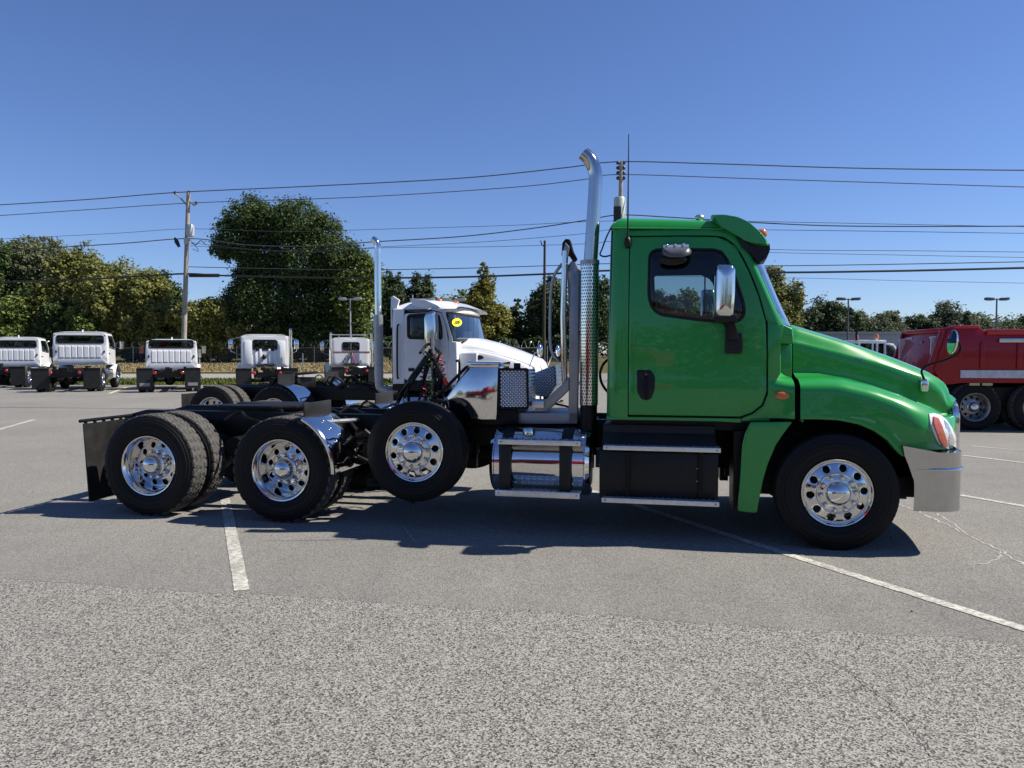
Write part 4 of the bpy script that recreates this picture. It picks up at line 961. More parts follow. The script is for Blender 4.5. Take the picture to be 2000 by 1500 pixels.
# --- hose tree
lh = 0.95; pole = MB().tube([at(846, 800, lh), at(845, 645, lh)], 0.018, 8).build('hose_pole', STEEL, truck)
rh = random.Random(11); hb = MB(); 
for pts, r in (([(845, 690), (805, 735), (775, 790), (772, 806)], 0.022), ([(840, 685), (815, 720), (798, 750), (800, 800)], 0.018), ([(838, 700), (828, 740), (833, 790)], 0.018), ([(850, 700), (862, 740), (858, 790)], 0.022), ([(846, 705), (850, 750), (846, 800)], 0.02), ([(880, 770), (895, 745), (897, 708), (892, 705)], 0.014), ([(850, 770), (875, 762), (895, 775), (897, 810)], 0.028), ([(842, 780), (870, 786), (890, 800)], 0.022), ([(820, 690), (838, 672), (860, 690)], 0.016)):
    hb.tube(crom([at(x, y, lh + rh.uniform(-.12, .12)) for x, y in pts], 7), r, 8)
for i in range(9):
    x0, x1 = 845 + rh.uniform(-14, 14), rh.uniform(775, 905); ym = rh.uniform(715, 760)
    hb.tube(crom([at(x, y, lh + rh.uniform(-.2, .2)) for x, y in ((x0, 690), ((x0 + x1) / 2 + rh.uniform(-10, 10), ym), (x1, rh.uniform(770, 800)), (x1 + rh.uniform(-12, 12), 812))], 6), rh.choice((0.010, 0.014, 0.018)), 7)
hb.build('hydraulic_hose', PLAST, truck)
def coil(name, a, b, R, turns, m, r=0.006):
    a, b = at(*a, lh - 0.08), at(*b, lh - 0.06); ax = (b - a).normalized(); u = ax.orthogonal().normalized(); v = ax.cross(u); n = turns * 12
    MB().tube([a.lerp(b, i / n) + (u * math.cos(2*PI*i/12) + v * math.sin(2*PI*i/12)) * R + Vector((0, 0, -0.06 * math.sin(PI * i / n))) for i in range(n + 1)], r, 5).build(name, m, pole)
coil('air_line', (856, 690), (872, 752), 0.035, 9, HOSE_R); coil('air_line', (832, 690), (820, 760), 0.035, 8, PLAST); coil('air_line', (840, 700), (842, 792), 0.03, 10, HOSE_G, 0.005); coil('air_line', (828, 740), (832, 800), 0.03, 6, HOSE_R); coil('air_line', (862, 700), (850, 760), 0.05, 7, PLAST)
kn = MB()
for i in range(10): kn.ball(at(845 + rh.uniform(-16, 16), 688 + rh.uniform(-12, 14), lh + rh.uniform(-.1, .1)), rh.uniform(0.012, 0.026), 8, 6)
kn.build('hose_coupling', GREASE, pole)
# --- fuel tank with steps
ft0, ft1 = at(953, 900, 0.06).x, at(1149, 902, 0.06).x; zc = 0.5 * (at(1050, 838, 0.3).z + at(1050, 966, 0.3).z); fr_ = 0.318; ly = 0.40
tk = MB(); tk.lathe([(0.0, ft0 - 0.02), (fr_ * 0.6, ft0 - 0.018), (fr_ * 0.93, ft0), (fr_, ft0 + 0.03), (fr_ + 0.004, ft0 + 0.035), (fr_ + 0.004, ft0 + 0.045), (fr_, ft0 + 0.05), (fr_, ft1 - 0.05), (fr_ + 0.004, ft1 - 0.045), (fr_ + 0.004, ft1 - 0.035), (fr_, ft1 - 0.03), (fr_ * 0.93, ft1), (fr_ * 0.6, ft1 + 0.018), (0, ft1 + 0.02)], 64, 'x', (0, ly, zc))
tank = tk.build('fuel_tank', chrome('tank chrome', 0.74, 0.035, 0.03, 1.5), truck)
MB().lathe([(0.0, 0.06), (0.05, 0.06), (0.06, 0.045), (0.06, 0), (0, 0)], 20, 'z', (at(1033, 846, 0.25).x, 0.25, zc + fr_ - 0.045)).build('fuel_cap', CHROME, tank)
for px in (986, 1104):
    x = at(px, 900, 0.06).x; s = MB(); s.lathe([(fr_ + 0.002, x - 0.055), (fr_ + 0.008, x - 0.05), (fr_ + 0.008, x + 0.05), (fr_ + 0.002, x + 0.055)], 48, 'x', (0, ly, zc)); s.build('tank_strap', FLAP, tank)
    zt_ = at(px, 868, 0.0).z; zb_ = at(px, 965, 0.0).z; MB().box((x - 0.055, 0.045, zb_), (x + 0.055, 0.075, zt_)).build('step_bracket', FLAP, tank, bevel=0.005)
def step(name, a, b, h, lat, depth, parent=truck, teeth=18):
    p, q = at(*a, lat), at(*b, lat); zz = p.z
    o = MB().box((p.x, lat, zz - h), (q.x, lat + 0.012, zz)).box((p.x, lat + 0.012, zz - 0.02), (q.x, lat + depth, zz - 0.006)).build(name, ALU_STEP, parent, bevel=0.003)
    t = MB()
    for i in range(teeth):
        x = p.x + (q.x - p.x) * (i + 0.5) / teeth
        for j in range(3): t.add([Vector((x - 0.018, lat + 0.03 + j * depth / 3, zz - 0.006)), Vector((x + 0.018, lat + 0.03 + j * depth / 3, zz - 0.006)), Vector((x, lat + 0.05 + j * depth / 3, zz + 0.006)), Vector((x, lat + 0.02 + j * depth / 3, zz + 0.004))], [(0, 1, 2), (0, 1, 3), (0, 2, 3), (1, 2, 3)])
    tag(t.build('tread_teeth', ALU, o, smooth=0), kind='stuff')
    bl = MB()
    for x in (p.x + 0.03, q.x - 0.03): bl.ball((x, lat - 0.002, zz - h / 2), 0.008, 8, 5)
    bl.build('bolt', STEEL, o); return o
step('step', (972, 858), (1134, 868), 0.046, -0.02, 0.16, teeth=13); step('step', (967, 957), (1132, 967), 0.056, -0.03, 0.18, teeth=13)
# --- battery box with steps
bq0, bq1 = at(1170, 897, 0.07), at(1404, 897, 0.07)
bb = MB().box((bq0.x, 0.10, at(1290, 978, .07).z), (bq1.x, 0.72, at(1290, 884, .07).z)).build('battery_box', PLAST, truck, bevel=0.012)
ub = MB().prism([Vector((bq0.x + 0.02, y, z)) for y, z in ((0.10, at(1290, 884, .07).z + 0.006), (0.26, at(1290, 850, .07).z), (0.26, zb - 0.06), (0.7, zb - 0.06), (0.7, at(1290, 884, .07).z + .006))], (bq1.x - bq0.x - 0.04, 0, 0)); ub.build('step_well', FLAP, truck, bevel=0.008)
bs = MB()
for px in (1228, 1362):
    for py in (915, 940): q = at(px, py, 0.098); bs.ball(q, 0.009, 8, 5)
bs.build('bolt', STEEL, bb)
step('step', (1178, 870), (1408, 881), 0.040, 0.0, 0.22, teeth=20); step('step', (1175, 972), (1405, 983), 0.043, -0.02, 0.2, teeth=20)
sb_ = MB()
for px in (1225, 1370):
    a, b = at(px, 885, 0.03), at(px, 975, 0.02); sb_.box((a.x - 0.02, 0.08, b.z - 0.02), (a.x + 0.02, 0.10, a.z))
sb_.build('step_hanger', BLACK, truck)
# left side mirror images of tank and box, seen through the gaps and in shadow
tk2 = mirror(tk, W).build('fuel_tank', CHROME, truck)
MB().box((bq0.x, W - 0.72, 0.38), (bq1.x, W - 0.10, 0.9)).build('battery_box', PLAST, truck, bevel=0.012)
# under-cab gearbox mass
MB().box((bq0.x + 0.1, 0.92, 0.55), (bq1.x + 0.5, 1.52, 1.1)).build('gearbox', GREASE, truck, bevel=0.05)
MB().box((p0.x + 0.05, 0.3, zb - 0.10), (p1.x - 0.1, W - 0.3, zb - 0.02)).build('cab_underside', GREASE, truck)
# ------------------------------------------------------------------ white tractor parked behind the green one
H_ = Frame(-1.38, 13.3, -math.radians(14))
wtruck = thing('semi_truck', 'white tractor truck with yellow windshield sticker parked directly behind the green truck', 'truck', H_.o, H_.a)
def h(px, py, lat): return H_.P(px, py, lat)
def hxz(pts, lat): return [Vector((q.x, q.z)) for q in (h(*p, lat) for p in pts)]
def hsided(mb, left): return mirror(mb, 2.44) if left else mb
WL = 0.16
hS = lambda x, z: WL + 0.05 * max(0, (z - 1.9)) ** 2
wb = hxz([(764, 750), (762, 615), (765, 606), (868, 606), (880, 640), (884, 660), (884, 750)], WL)
wrear = h(763, 700, WL).x; wfront = h(884, 700, WL).x; wz0 = h(800, 750, WL).z; wz1 = h(800, 603, WL).z
dp = fillet(hxz([(789, 612), (861, 610), (871, 640), (874, 665), (873, 735), (868, 744), (789, 742)], WL), 0.06, 3)
wn = fillet(hxz([(796, 616), (825, 614), (856, 615), (862, 640), (863, 660), (858, 662), (797, 660)], WL), 0.05, 3)
def wside(left):
    rows = []
    for i in range(11):
        z = wz0 + (wz1 - wz0) * i / 10; s = hS(0, z); rows.append([Vector((h(789, 700, WL).x, s + 0.01, z)), Vector((h(788, 700, WL).x, s, z))] + [Vector((wrear + 0.1 - 0.1 * math.sin(PI/2*k/5), s + 0.1 - 0.1 * math.cos(PI/2*k/5), z)) for k in range(6)] + [Vector((wrear, 1.22, z))])
    hsided(MB().grid(rows), left).build('cab', WHITE, wtruck)
    d = hsided(panel(dp, hS, 0.04, wn, 5, 0.08, 0.012), left).build('door', WHITE, wtruck)
    hsided(panel(wn, lambda x, z: hS(x, z) + 0.012, 0.0, None, 3, 0.08, 0.003), left).build('window', GLASS_D, d)
    hsided(ringpath(wn, hS, 0.0, 0.022), left).build('window_seal', PLAST, d)
    a, b = h(829, 614, WL), h(829, 661, WL); hsided(MB().box((a.x - 0.012, WL - 0.004, b.z), (a.x + 0.012, WL + 0.02, a.z)), left).build('window_divider', PLAST, d)
    q = h(800, 722, WL); hsided(MB().box((q.x - 0.02, WL - 0.02, q.z - 0.03), (q.x + 0.10, WL, q.z + 0.03)), left).build('door_handle', PLAST, d, bevel=0.008)
    g = MB().tube(crom([h(779, 634, 0.13), h(776, 645, 0.10), h(776, 730, 0.10), h(778, 738, 0.13)], 4), 0.018, 8); hsided(g, left).build('grab_handle', PLAST, wtruck)
    pl = MB(); I2 = [h(*p, WL) for p in ((862, 608), (868, 625), (875, 650), (877, 672), (877, 745))]; O2 = [h(*p, WL) for p in ((868, 607), (872, 620), (880, 650), (884, 668), (884, 745))]
    pl.grid([[a + Vector((0, .02, 0)), a, b, b + Vector((0, 0.05, 0))] for a, b in zip(crom(I2, 4), crom(O2, 4))]); hsided(pl, left).build('windshield_pillar', WHITE, wtruck)
    r = MB(); q = [(828, 612), (846, 606), (850, 640), (850, 690), (846, 702), (830, 700)]; poly = fillet(hxz(q, -0.15), 0.06, 4)
    c = sum(poly, Vector((0, 0))) / len(poly)
    r.loft([[Vector((c.x + (p.x - c.x) * s, y, c.y + (p.y - c.y) * s)) for p in poly] for y, s in ((0.1, 0.9), (0.05, 1), (-0.12, 1), (-0.17, 0.9), (-0.19, 0.5))]); m_ = hsided(r, left).build('side_mirror', CHROME, wtruck)
    ar = MB().tube([h(836, 604, -0.1), h(846, 600, 0.15)], 0.015, 6).tube([h(836, 702, -0.1), h(852, 712, 0.15)], 0.015, 6); hsided(ar, left).build('mirror_arm', CHROME, m_)
both(wside)
MB().box((wrear + 0.02, 0.22, wz0 - 0.02), (wfront, 2.22, wz0 + 0.06)).build('cab_floor', INTERIOR, wtruck)
MB().box((wrear + 0.9, 0.4, wz0 + 0.3), (wrear + 1.0, 1.0, wz0 + 1.0)).build('seat', INTERIOR, wtruck, bevel=0.03); MB().box((wrear + 0.9, 1.45, wz0 + 0.3), (wrear + 1.0, 2.05, wz0 + 1.0)).build('seat', INTERIOR, wtruck, bevel=0.03)
# roof
rows = []; rx0, rx1 = wrear - 0.02, h(878, 600, WL).x
for i in range(21):
    t = i / 20; x = rx0 + (rx1 + 0.12 - rx0) * t; row = []
    zc_ = lerp_tab([(0, 0.0), (0.08, 0.10), (0.2, 0.16), (0.55, 0.20), (0.8, 0.17), (1.0, 0.06)], t)
    for j in range(25):
        a = -1 + j / 12; row.append(Vector((x, 1.22 + (1.22 - WL - 0.01) * a, wz1 - 0.01 + zc_ * max(0, 1 - abs(a) ** 5) ** 0.5)))
    rows.append(row)
MB().grid(rows).build('roof', WHITE, wtruck, smooth=60)
v = [h(*p, 1.22) for p in ((862, 590), (890, 593), (912, 602), (929, 614), (925, 616), (900, 610), (868, 604))]; rings = []
for a in (-1, -0.97, -0.8, -0.4, 0, 0.4, 0.8, 0.97, 1):
    e = 1.0; rings.append([Vector((v[0].x + (p.x - v[0].x) * e - 0.24 * a * a, 1.22 + 1.04 * a, p.z)) for k, p in enumerate(v)])
MB().loft(rings).build('sun_visor', WHITE, wtruck)
MB().prism([h(*p, .2) for p in ((763, 640), (763, 580), (768, 578), (780, 586), (776, 598), (772, 640))], (0, 0.05, 0)).build('roof_fairing', WHITE, wtruck, bevel=0.01)
MB().prism([h(*p, 2.2) for p in ((763, 640), (763, 588), (768, 586), (778, 592), (772, 640))], (0, 0.05, 0)).build('roof_fairing', WHITE, wtruck, bevel=0.01)
for k, (px, py) in enumerate(((858, 588), (890, 593))): MB().ball(h(px, py, 0.5 + k * 0.3), (0.06, 0.05, 0.05), 12, 8).build('clearance_lamp', AMBER, wtruck)
MB().box(tuple(h(806, 583, 0.7)), tuple(h(848, 588, 0.7) + Vector((0, 0.05, 0.03)))).build('roof_rail', STEEL, wtruck, bevel=0.006)
MB().cyl(h(806, 588, 0.7), h(806, 576, 0.7), 0.012, n=6).build('antenna', STEEL, wtruck)
# windshield
rows = []
for i in range(7):
    t = i / 6; e0_, e1_ = h(872, 612, WL), h(884, 664, WL); x = e0_.x + (e1_.x - e0_.x) * t; z = e0_.z + (e1_.z - e0_.z) * t
    rows.append([Vector((x + 0.13 * (1 - a*a) ** 0.7, 1.22 + 1.03 * a, z)) for a in [-1 + j / 10 for j in range(21)]])
wsg = MB().grid(rows).build('windshield', SHIELD, wtruck)
sealp = rows[0] + [r[-1] for r in rows[1:]] + rows[-1][::-1] + [r[0] for r in rows[1:-1]][::-1]
MB().tube([p + Vector((0.004, 0, 0)) for p in sealp + sealp[:1]], 0.022, 6).build('windshield_seal', PLAST, wsg)
bk_ = MB().box((wrear + 0.01, 0.2, wz0), (wrear + 0.06, 2.24, wz1)); bk_.build('cab_back_lining', INTERIOR, wtruck)
dsh = rows[-1][10]; MB().box((dsh.x - 0.5, 0.3, dsh.z - 0.3), (dsh.x - 0.1, 2.14, dsh.z - 0.02)).build('dashboard', INTERIOR, wtruck, bevel=0.04)
# yellow windshield sticker: flat oval laid on the glass, with printed dark figures
BVw = BVHTree.FromPolygons([Vector(v) for r in rows for v in r], [(i*21+j, i*21+j+1, (i+1)*21+j+1, (i+1)*21+j) for i in range(6) for j in range(20)])
def on_w(px, py, off):
    r = ray(px, py); d = Vector((r.dot(H_.fx), r.dot(H_.ly), r.z)).normalized(); hh, n_, _, _ = BVw.ray_cast(H_.loc(CEYE), d)
    if hh is None: return h(px, py, 1.0)
    if n_.dot(d) > 0: n_ = -n_
    return hh + n_ * off
YEL = basic('yellow price sticker', (0.80, 0.68, 0.02), 0.5); 
el = [(891.5 + 9.6 * math.cos(2*PI*i/28), 630 - 8.2 * math.sin(2*PI*i/28)) for i in range(28)]
stk_ = MB().loft([[on_w(891.5 + (x - 891.5) * s, 630 + (y - 630) * s, 0.012) for x, y in el] for s in (1, 0.6, 0.02)], True, False).build('windshield_sticker', YEL, wsg)
fig = {'J': [[(2, 3), (2, 0.5), (1, 0), (0, 0.6)]], 'U': [[(0, 3), (0, 0.6), (1, 0), (2, 0.6), (2, 3)]], 'S': [[(2, 2.7), (1, 3), (0, 2.4), (2, 0.8), (1, 0), (0, 0.4)]]}
fm_ = MB()
for k, ch in enumerate('JUS'):
    for stq in fig[ch]: fm_.tube([on_w(886.2 + k * 3.7 + x * 1.25, 632.6 - y * 1.75 - k * 0.2, 0.017) for x, y in stq], 0.009, 5)
fm_.build('sticker_print', basic('dark sticker print', (0.12, 0.10, 0.02), 0.6), stk_)
# hood
T2 = {}
def hr(name, pts, lat): T2[name] = sorted((h(x, y, lat).x, h(x, y, lat).z) for x, y in pts)
hr('t', [(884, 662), (925, 664), (960, 673), (1000, 687), (1030, 699), (1046, 706), (1053, 716), (1057, 730)], 0.75)
hr('c', [(884, 685), (930, 684), (970, 692), (1010, 704), (1040, 716), (1056, 732)], 0.55)
hr('b', [(884, 735), (930, 733), (980, 733), (1020, 735), (1056, 750)], 0.25)
hx0, hx1 = h(886, 700, .5).x, h(1052, 720, .6).x; rows = []
for i in range(31):
    x = hx0 + (hx1 - hx0) * i / 30; zt_, zm, zb2 = lerp_tab(T2['t'], x), lerp_tab(T2['c'], x), lerp_tab(T2['b'], x); u = i / 30
    wr = max(0, (u - 0.85) / 0.15); wr = 1 - math.sqrt(max(0, 1 - wr * wr)); n_ = 0.25 * u
    p = crom([Vector((x, l, z)) for l, z in ((0.30 + n_ + .3 * wr, zb2 - 0.35), (0.30 + n_ + .3*wr, zb2), (0.36 + n_ + .3*wr, zm - 0.05), (0.42 + n_ + .25*wr, zm), (0.47 + n_ + .2*wr, (zm + zt_) / 2), (0.62 + n_ * .9 + .1*wr, zt_ - 0.01), (0.85 + n_ * .3, zt_ + 0.03), (1.22, zt_ + 0.04))], 4)
    rows.append(p + [Vector((q.x, 2.44 - q.y, q.z)) for q in p[:-1][::-1]])
rows.append([Vector((p.x + 0.02, 1.22 + (p.y - 1.22) * 0.8, p.z * 0.85)) for p in rows[-1]])
for left in (False, True): hsided(MB().prism([h(*p, WL + 0.004) for p in ((874, 665), (892, 668), (893, 752), (873, 752))], (0, 0.28, 0)), left).build('cowl', WHITE, wtruck, bevel=0.012)
whood = MB().grid(rows).build('hood', WHITE, wtruck, smooth=55)
ct = MB().tube([Vector((hx0 + (hx1 - hx0) * i / 20, 0.44 + 0.25 * i / 20 - 0.012, lerp_tab(T2['c'], hx0 + (hx1 - hx0) * i / 20))) for i in range(20)], 0.018, 6); ct.build('hood_moulding', WHITE, whood)
MB().ball(h(932, 698, 0.40), (0.13, 0.03, 0.045), 16, 8).build('air_intake', PLAST, whood)
MB().box((hx0 - 0.02, 0.3, wz0 - 0.1), (hx0 + 0.5, 2.14, h(884, 690, .3).z)).build('firewall', WHITE, wtruck)
MB().box((hx0 + 0.1, 0.6, 0.5), (hx1 - 0.2, 1.84, 1.15)).build('engine_bay_filler', GREASE, wtruck)
q = h(1040, 700, 1.7)
for l in (0.35, 2.1):
    q = h(1044, 712, 0.35); mm = MB().tube([Vector((q.x - 0.1, l, q.z - 0.05)), Vector((q.x, l, q.z + 0.2)), Vector((q.x + 0.1, l, q.z + 0.25))], 0.012, 6); mm.ball((q.x + 0.1, l, q.z + 0.25), (0.05, 0.1, 0.12), 12, 8); mm.build('hood_mirror', CHROME, wtruck)
# fenders and front wheels
for left in (False, True):
    fx_ = hx0 + 1.05
    m = MB().grid([[Vector((fx_ + 0.66 * math.cos(a), y, 0.52 + 0.62 * math.sin(a) - (0.08 if y < 0.05 else 0))) for y in (0.02, 0.06, 0.3, 0.6)] for a in [PI * i / 18 for i in range(19)]]); hsided(m, left).build('fender', WHITE, wtruck)
    wheel(wtruck, W_STEER, fx_, 2.44 if left else 0, 0.505, left, False)
q = MB().box((hx1 + 0.05, 0.05, 0.4), (hx1 + 0.15, 2.39, 0.75)).build('bumper', CHROME, wtruck, bevel=0.03)
# stack
s0, s1 = h(741, 750, 0.35), h(739, 490, 0.35); 
MB().tube(crom([h(x, y, .35) for x, y in ((739, 620), (738, 560), (738, 500), (738, 482), (734, 472), (728, 467))], 6), 0.062, 20, caps=False).build('exhaust_stack', CHROME, wtruck)
MB().cyl(h(740, 745, .35), h(739, 615, .35), 0.085, n=24).build('heat_shield', STEEL, wtruck)
MB().tube(crom([h(740, 742, .35), h(742, 756, .35), h(752, 762, .38), h(775, 762, 0.5)], 5), 0.08, 16).build('exhaust_elbow', STEEL, wtruck)
# chassis
wx = h(412, 790, 0).x
for y0 in (0.78, 1.57): MB().box((wx - 0.75, y0, 0.78), (hx1, y0 + 0.09, 1.03)).build('frame_rail', BLACK, wtruck, bevel=0.006)
for x in (wx, wx + 1.36):
    MB().cyl((x, 0.2, 0.535), (x, 2.24, 0.535), 0.08, n=12).build('axle', GREASE, wtruck)
    for left in (False, True):
        wheel(wtruck, W_DRIVE, x, 2.44 if left else 0, 0.535, left, not left and x == wx, 0.3); wheel(wtruck, W_DRIVE, x, 2.44 - 0.345 if left else 0.345, 0.535, left, inner=True, spin=0.02)
fcx = h(570, 770, 1.22).x; f_ = MB().prism([Vector((x, y, 1.20 + 0.08 * (x - fcx + 0.5))) for x, y in ((fcx - 0.6, 0.9), (fcx - 0.6, 1.12), (fcx - 0.1, 1.2), (fcx - 0.1, 1.24), (fcx - 0.6, 1.32), (fcx - 0.6, 1.54), (fcx - 0.2, 1.66), (fcx + 0.3, 1.66), (fcx + 0.5, 1.4), (fcx + 0.5, 1.04), (fcx + 0.3, 0.78), (fcx - 0.2, 0.78))], (0, 0, 0.05)); f_.box((fcx - 0.3, 0.85, 1.0), (fcx + 0.35, 1.6, 1.2)); f_.build('fifth_wheel', GREASE, wtruck, bevel=0.008)
rr_ = random.Random(9); mm = MB()
for i in range(18):
    x = rr_.uniform(wx + 0.4, wx + 3.8); y = rr_.uniform(0.6, 1.9); mm.tube(crom([(x, y, 1.03), (x + 0.2, y + rr_.uniform(-.2, .2), rr_.uniform(1.08, 1.25)), (x + rr_.uniform(.4, .8), y + rr_.uniform(-.3, .3), 1.02)], 5), rr_.choice((0.012, 0.02, 0.03)), 6)
mm.build('brake_hose', GREASE, wtruck)
for (px, l) in ((705, 0.0), (700, 1.84)):
    q = h(712, 780, 0.0); c = Vector((wx + 1.36, l, 0.535)); rows = []
    for i in range(12):
        a = math.radians(80 - 80 * i / 11); rows.append([c + Vector((0.6 * math.cos(a), y, 0.6 * math.sin(a))) for y in (0.0, 0.6)])
    MB().grid(rows).build('quarter_fender', CHROME_W, wtruck); MB().box((c.x + 0.09, l, 1.12), (c.x + 0.11, l + 0.6, 1.30)).build('anti_sail_flap', FLAP, wtruck)
MB().lathe([(0.0, 0), (0.29, 0.02), (0.3, 0.05), (0.3, 0.95), (0.29, 0.98), (0, 1.0)], 32, 'x', (h(790, 770, .4).x, 0.38, 0.72)).build('fuel_tank', CHROME, wtruck)
MB().box((h(775, 760, .3).x, 0.1, wz0 - 0.12), (h(880, 760, .3).x, 2.34, wz0 - 0.02)).build('cab_underside', BLACK, wtruck)
fl_ = MB().box((wx - 0.68, 0.02, 0.2), (wx - 0.665, 0.64, 0.9)); fl_.build('mud_flap', FLAP, wtruck); MB().box((wx - 0.68, 1.8, 0.2), (wx - 0.665, 2.42, 0.9)).build('mud_flap', FLAP, wtruck)

# ------------------------------------------------------------------ trucks seen from behind along the verge
SKIN = WHITE
def chassis(root, flapw=0.62, tank=True, xb=3.9, xfw=5.6, wl=2.5, marks=False):
    for y in (0.78, 1.62): MB().box((0.1, y, 0.72), (xfw + 0.8, y + 0.09, 0.98)).build('frame_rail', BLACK, root)
    MB().cyl((0.95, 0.2, 0.52), (0.95, 2.3, 0.52), 0.08, n=10).ball((0.95, 1.25, 0.52), (0.25, 0.24, 0.24)).build('axle', GREASE, root)
    m = MB(); r = random.Random(int(xb * 100))
    for i in range(9): x, y, z = r.uniform(0.1, xb), r.uniform(0.5, 1.9), r.uniform(0.5, 1.0); m.box((x, y, z), (x + r.uniform(.1, .4), y + r.uniform(.1, .4), z + r.uniform(.1, .25)))
    tag(m.build('chassis_gear', GREASE, root), kind='stuff'); MB().box((0.02, 0.7, 0.66), (0.10, 1.8, 0.9)).build('tail_bar', BLACK, root)
    for y in (0.72, 1.78): MB().ball((0.0, y, 0.86), (0.03, 0.07, 0.07), 12, 8).build('tail_lamp', REDLENS, root)
    for left in (False, True):
        Y = 2.5 if left else 0.0; s = -1 if left else 1
        wheel(root, W_DRIVE, 0.95, Y, 0.535, left, False); wheel(root, W_DRIVE, 0.95, Y + s * 0.345, 0.535, left, inner=True)
        wheel(root, W_STEER, xfw, Y + s * 0.06, 0.505, left, False)
        a, b = sorted((Y - s * 0.02, Y + s * flapw)); f = MB().box((0.20, a, 0.17), (0.215, b, 1.02)).build('mud_flap', FLAP, root); MB().box((0.18, min(a, b), 1.02), (0.24, max(a, b), 1.06)).build('flap_hanger', BLACK, root)
        if marks: MB().box((0.188, (a + b) / 2 - 0.2, 0.28), (0.198, (a + b) / 2 + 0.2, 0.42)).build('flap_plate', basic('scuffed flap print', (0.22, 0.22, 0.22), 0.6), f)
    if tank: MB().lathe([(0, 2.3), (0.29, 2.32), (0.3, 2.36), (0.3, 3.4), (0.29, 3.44), (0, 3.46)], 24, 'x', (0, 0.36, 0.68)).build('fuel_tank', ALU, root)
def medium_truck(root, xb=3.9, wheelx=5.6, z0=1.12, hgt=1.52, marks=False):
    chassis(root, xb=xb, xfw=wheelx, marks=marks)
    y0, y1 = 0.15, 2.35; z1 = z0 + hgt; zw0, zw1 = z0 + 1.02, z0 + 1.36
    # back wall with a window opening and pressed ribs
    back = lambda x, z: 0.0
    op = fillet([Vector((y0, z0)), Vector((y1, z0)), Vector((y1 - 0.03, z1 - 0.05)), Vector((y1 - 0.12, z1)), Vector((y0 + 0.12, z1)), Vector((y0 + 0.03, z1 - 0.05))], 0.06, 3)
    wi = fillet([Vector((y0 + 0.16, zw0)), Vector((y1 - 0.16, zw0)), Vector((y1 - 0.18, zw1)), Vector((y0 + 0.18, zw1))], 0.07, 3)
    def turn(mb, off=0.0): r = MB(); r.v = [(xb + y + off, x, z) for x, y, z in mb.v]; r.f = mb.f; return r
    bp = turn(panel(op, back, 0.05, wi, 4, 0.1, 0.02)).build('cab_back', SKIN, root)
    turn(panel(wi, back, 0, None, 2, 0.2, 0.002), 0.02).build('rear_window', GLASS_D, bp); turn(ringpath(wi, back, 0, 0.028)).build('window_seal', PLAST, bp)
    for k in range(7):
        y = y0 + 0.36 + (y1 - y0 - 0.72) * k / 6
        rib = [[Vector((xb + dx, y + sy * w, z)) for dx, sy, w in ((0.0, -1, 0.10), (-0.020, -1, 0.085), (-0.020, 1, 0.085), (0.0, 1, 0.10))] for z in (z0 + 0.32, z0 + 0.36, z0 + 0.86, z0 + 0.90)]
        for i in (0, 3):
            for p in rib[i]: p.x = xb + 0.0
        MB().grid(rib).build('rib', SKIN, bp, smooth=0)
    for y in (y0 + 0.14, y1 - 0.14): MB().ball((xb - 0.01, y, z0 + 0.62), (0.04, 0.035, 0.07), 10, 8).build('vent', PLAST, bp)
    for y in (y0 + 0.10, y1 - 0.10): MB().ball((xb - 0.005, y, z1 - 0.10), (0.02, 0.025, 0.03), 8, 6).build('marker_lamp', AMBER, bp)
    # roof, sides, hood
    L = 1.75
    rows = [[Vector((xb + L * t - (0.0), y0 + 0.10 + (y1 - y0 - 0.2) * j / 12, z1 - 0.01 + 0.09 * math.sin(PI * min(1, t * 1.0 + 0.05)) ** 0.5 * (1 - abs(j / 6 - 1) ** 6) ** 0.5)) for j in range(13)] for t in [i / 10 for i in range(11)]]
    MB().grid(rows).build('roof', SKIN, root, smooth=60)
    MB().cyl((xb + 0.5, 1.25, z1 + 0.05), (xb + 0.5, 1.25, z1 + 0.16), 0.03, n=10).build('roof_beacon', SKIN, root)
    for left in (False, True):
        sd = lambda q: mirror(q, 2.5) if left else q
        side = fillet([Vector((xb + 0.02, z0)), Vector((xb + L, z0)), Vector((xb + L + 0.05, z0 + 0.75)), Vector((xb + L - 0.35, z1 - 0.03)), Vector((xb + 0.05, z1 - 0.02))], 0.05, 3)
        wn_ = fillet([Vector((xb + 0.35, z0 + 0.82)), Vector((xb + L - 0.12, z0 + 0.72)), Vector((xb + L - 0.42, z1 - 0.14)), Vector((xb + 0.38, z1 - 0.14))], 0.08, 3)
        ss = lambda x, z: y0 + 0.10 * max(0, (z - z0 - 0.8) / 0.7) ** 2
        d = sd(panel(side, ss, 0.05, wn_, 3, 0.12, 0.015)).build('door', SKIN, root); sd(panel(wn_, lambda x, z: ss(x, z) + 0.02, 0, None, 2, 0.2, 0.002)).build('window', GLASS_D, d); sd(ringpath(wn_, ss, 0, 0.022)).build('window_seal', PLAST, d)
        hq = MB().box((xb + 0.25, y0 - 0.02, z0 + 0.5), (xb + 0.4, y0, z0 + 0.56)); sd(hq).build('door_handle', PLAST, d)
        mm = MB().box((xb + L - 0.12, -0.24, z0 + 0.72), (xb + L - 0.02, -0.02, z0 + 1.16)); mo = sd(mm).build('side_mirror', PLAST, root, bevel=0.03)
        mg = MB().box((xb + L - 0.128, -0.22, z0 + 0.76), (xb + L - 0.121, -0.04, z0 + 1.12)); sd(mg).build('mirror_glass', CHROME, mo)
        ma = MB().tube([(xb + L - 0.08, -0.1, z0 + 0.75), (xb + L - 0.02, 0.0, z0 + 0.62), (xb + L + 0.02, y0, z0 + 0.66)], 0.022, 6); sd(ma).build('mirror_arm', PLAST, mo)
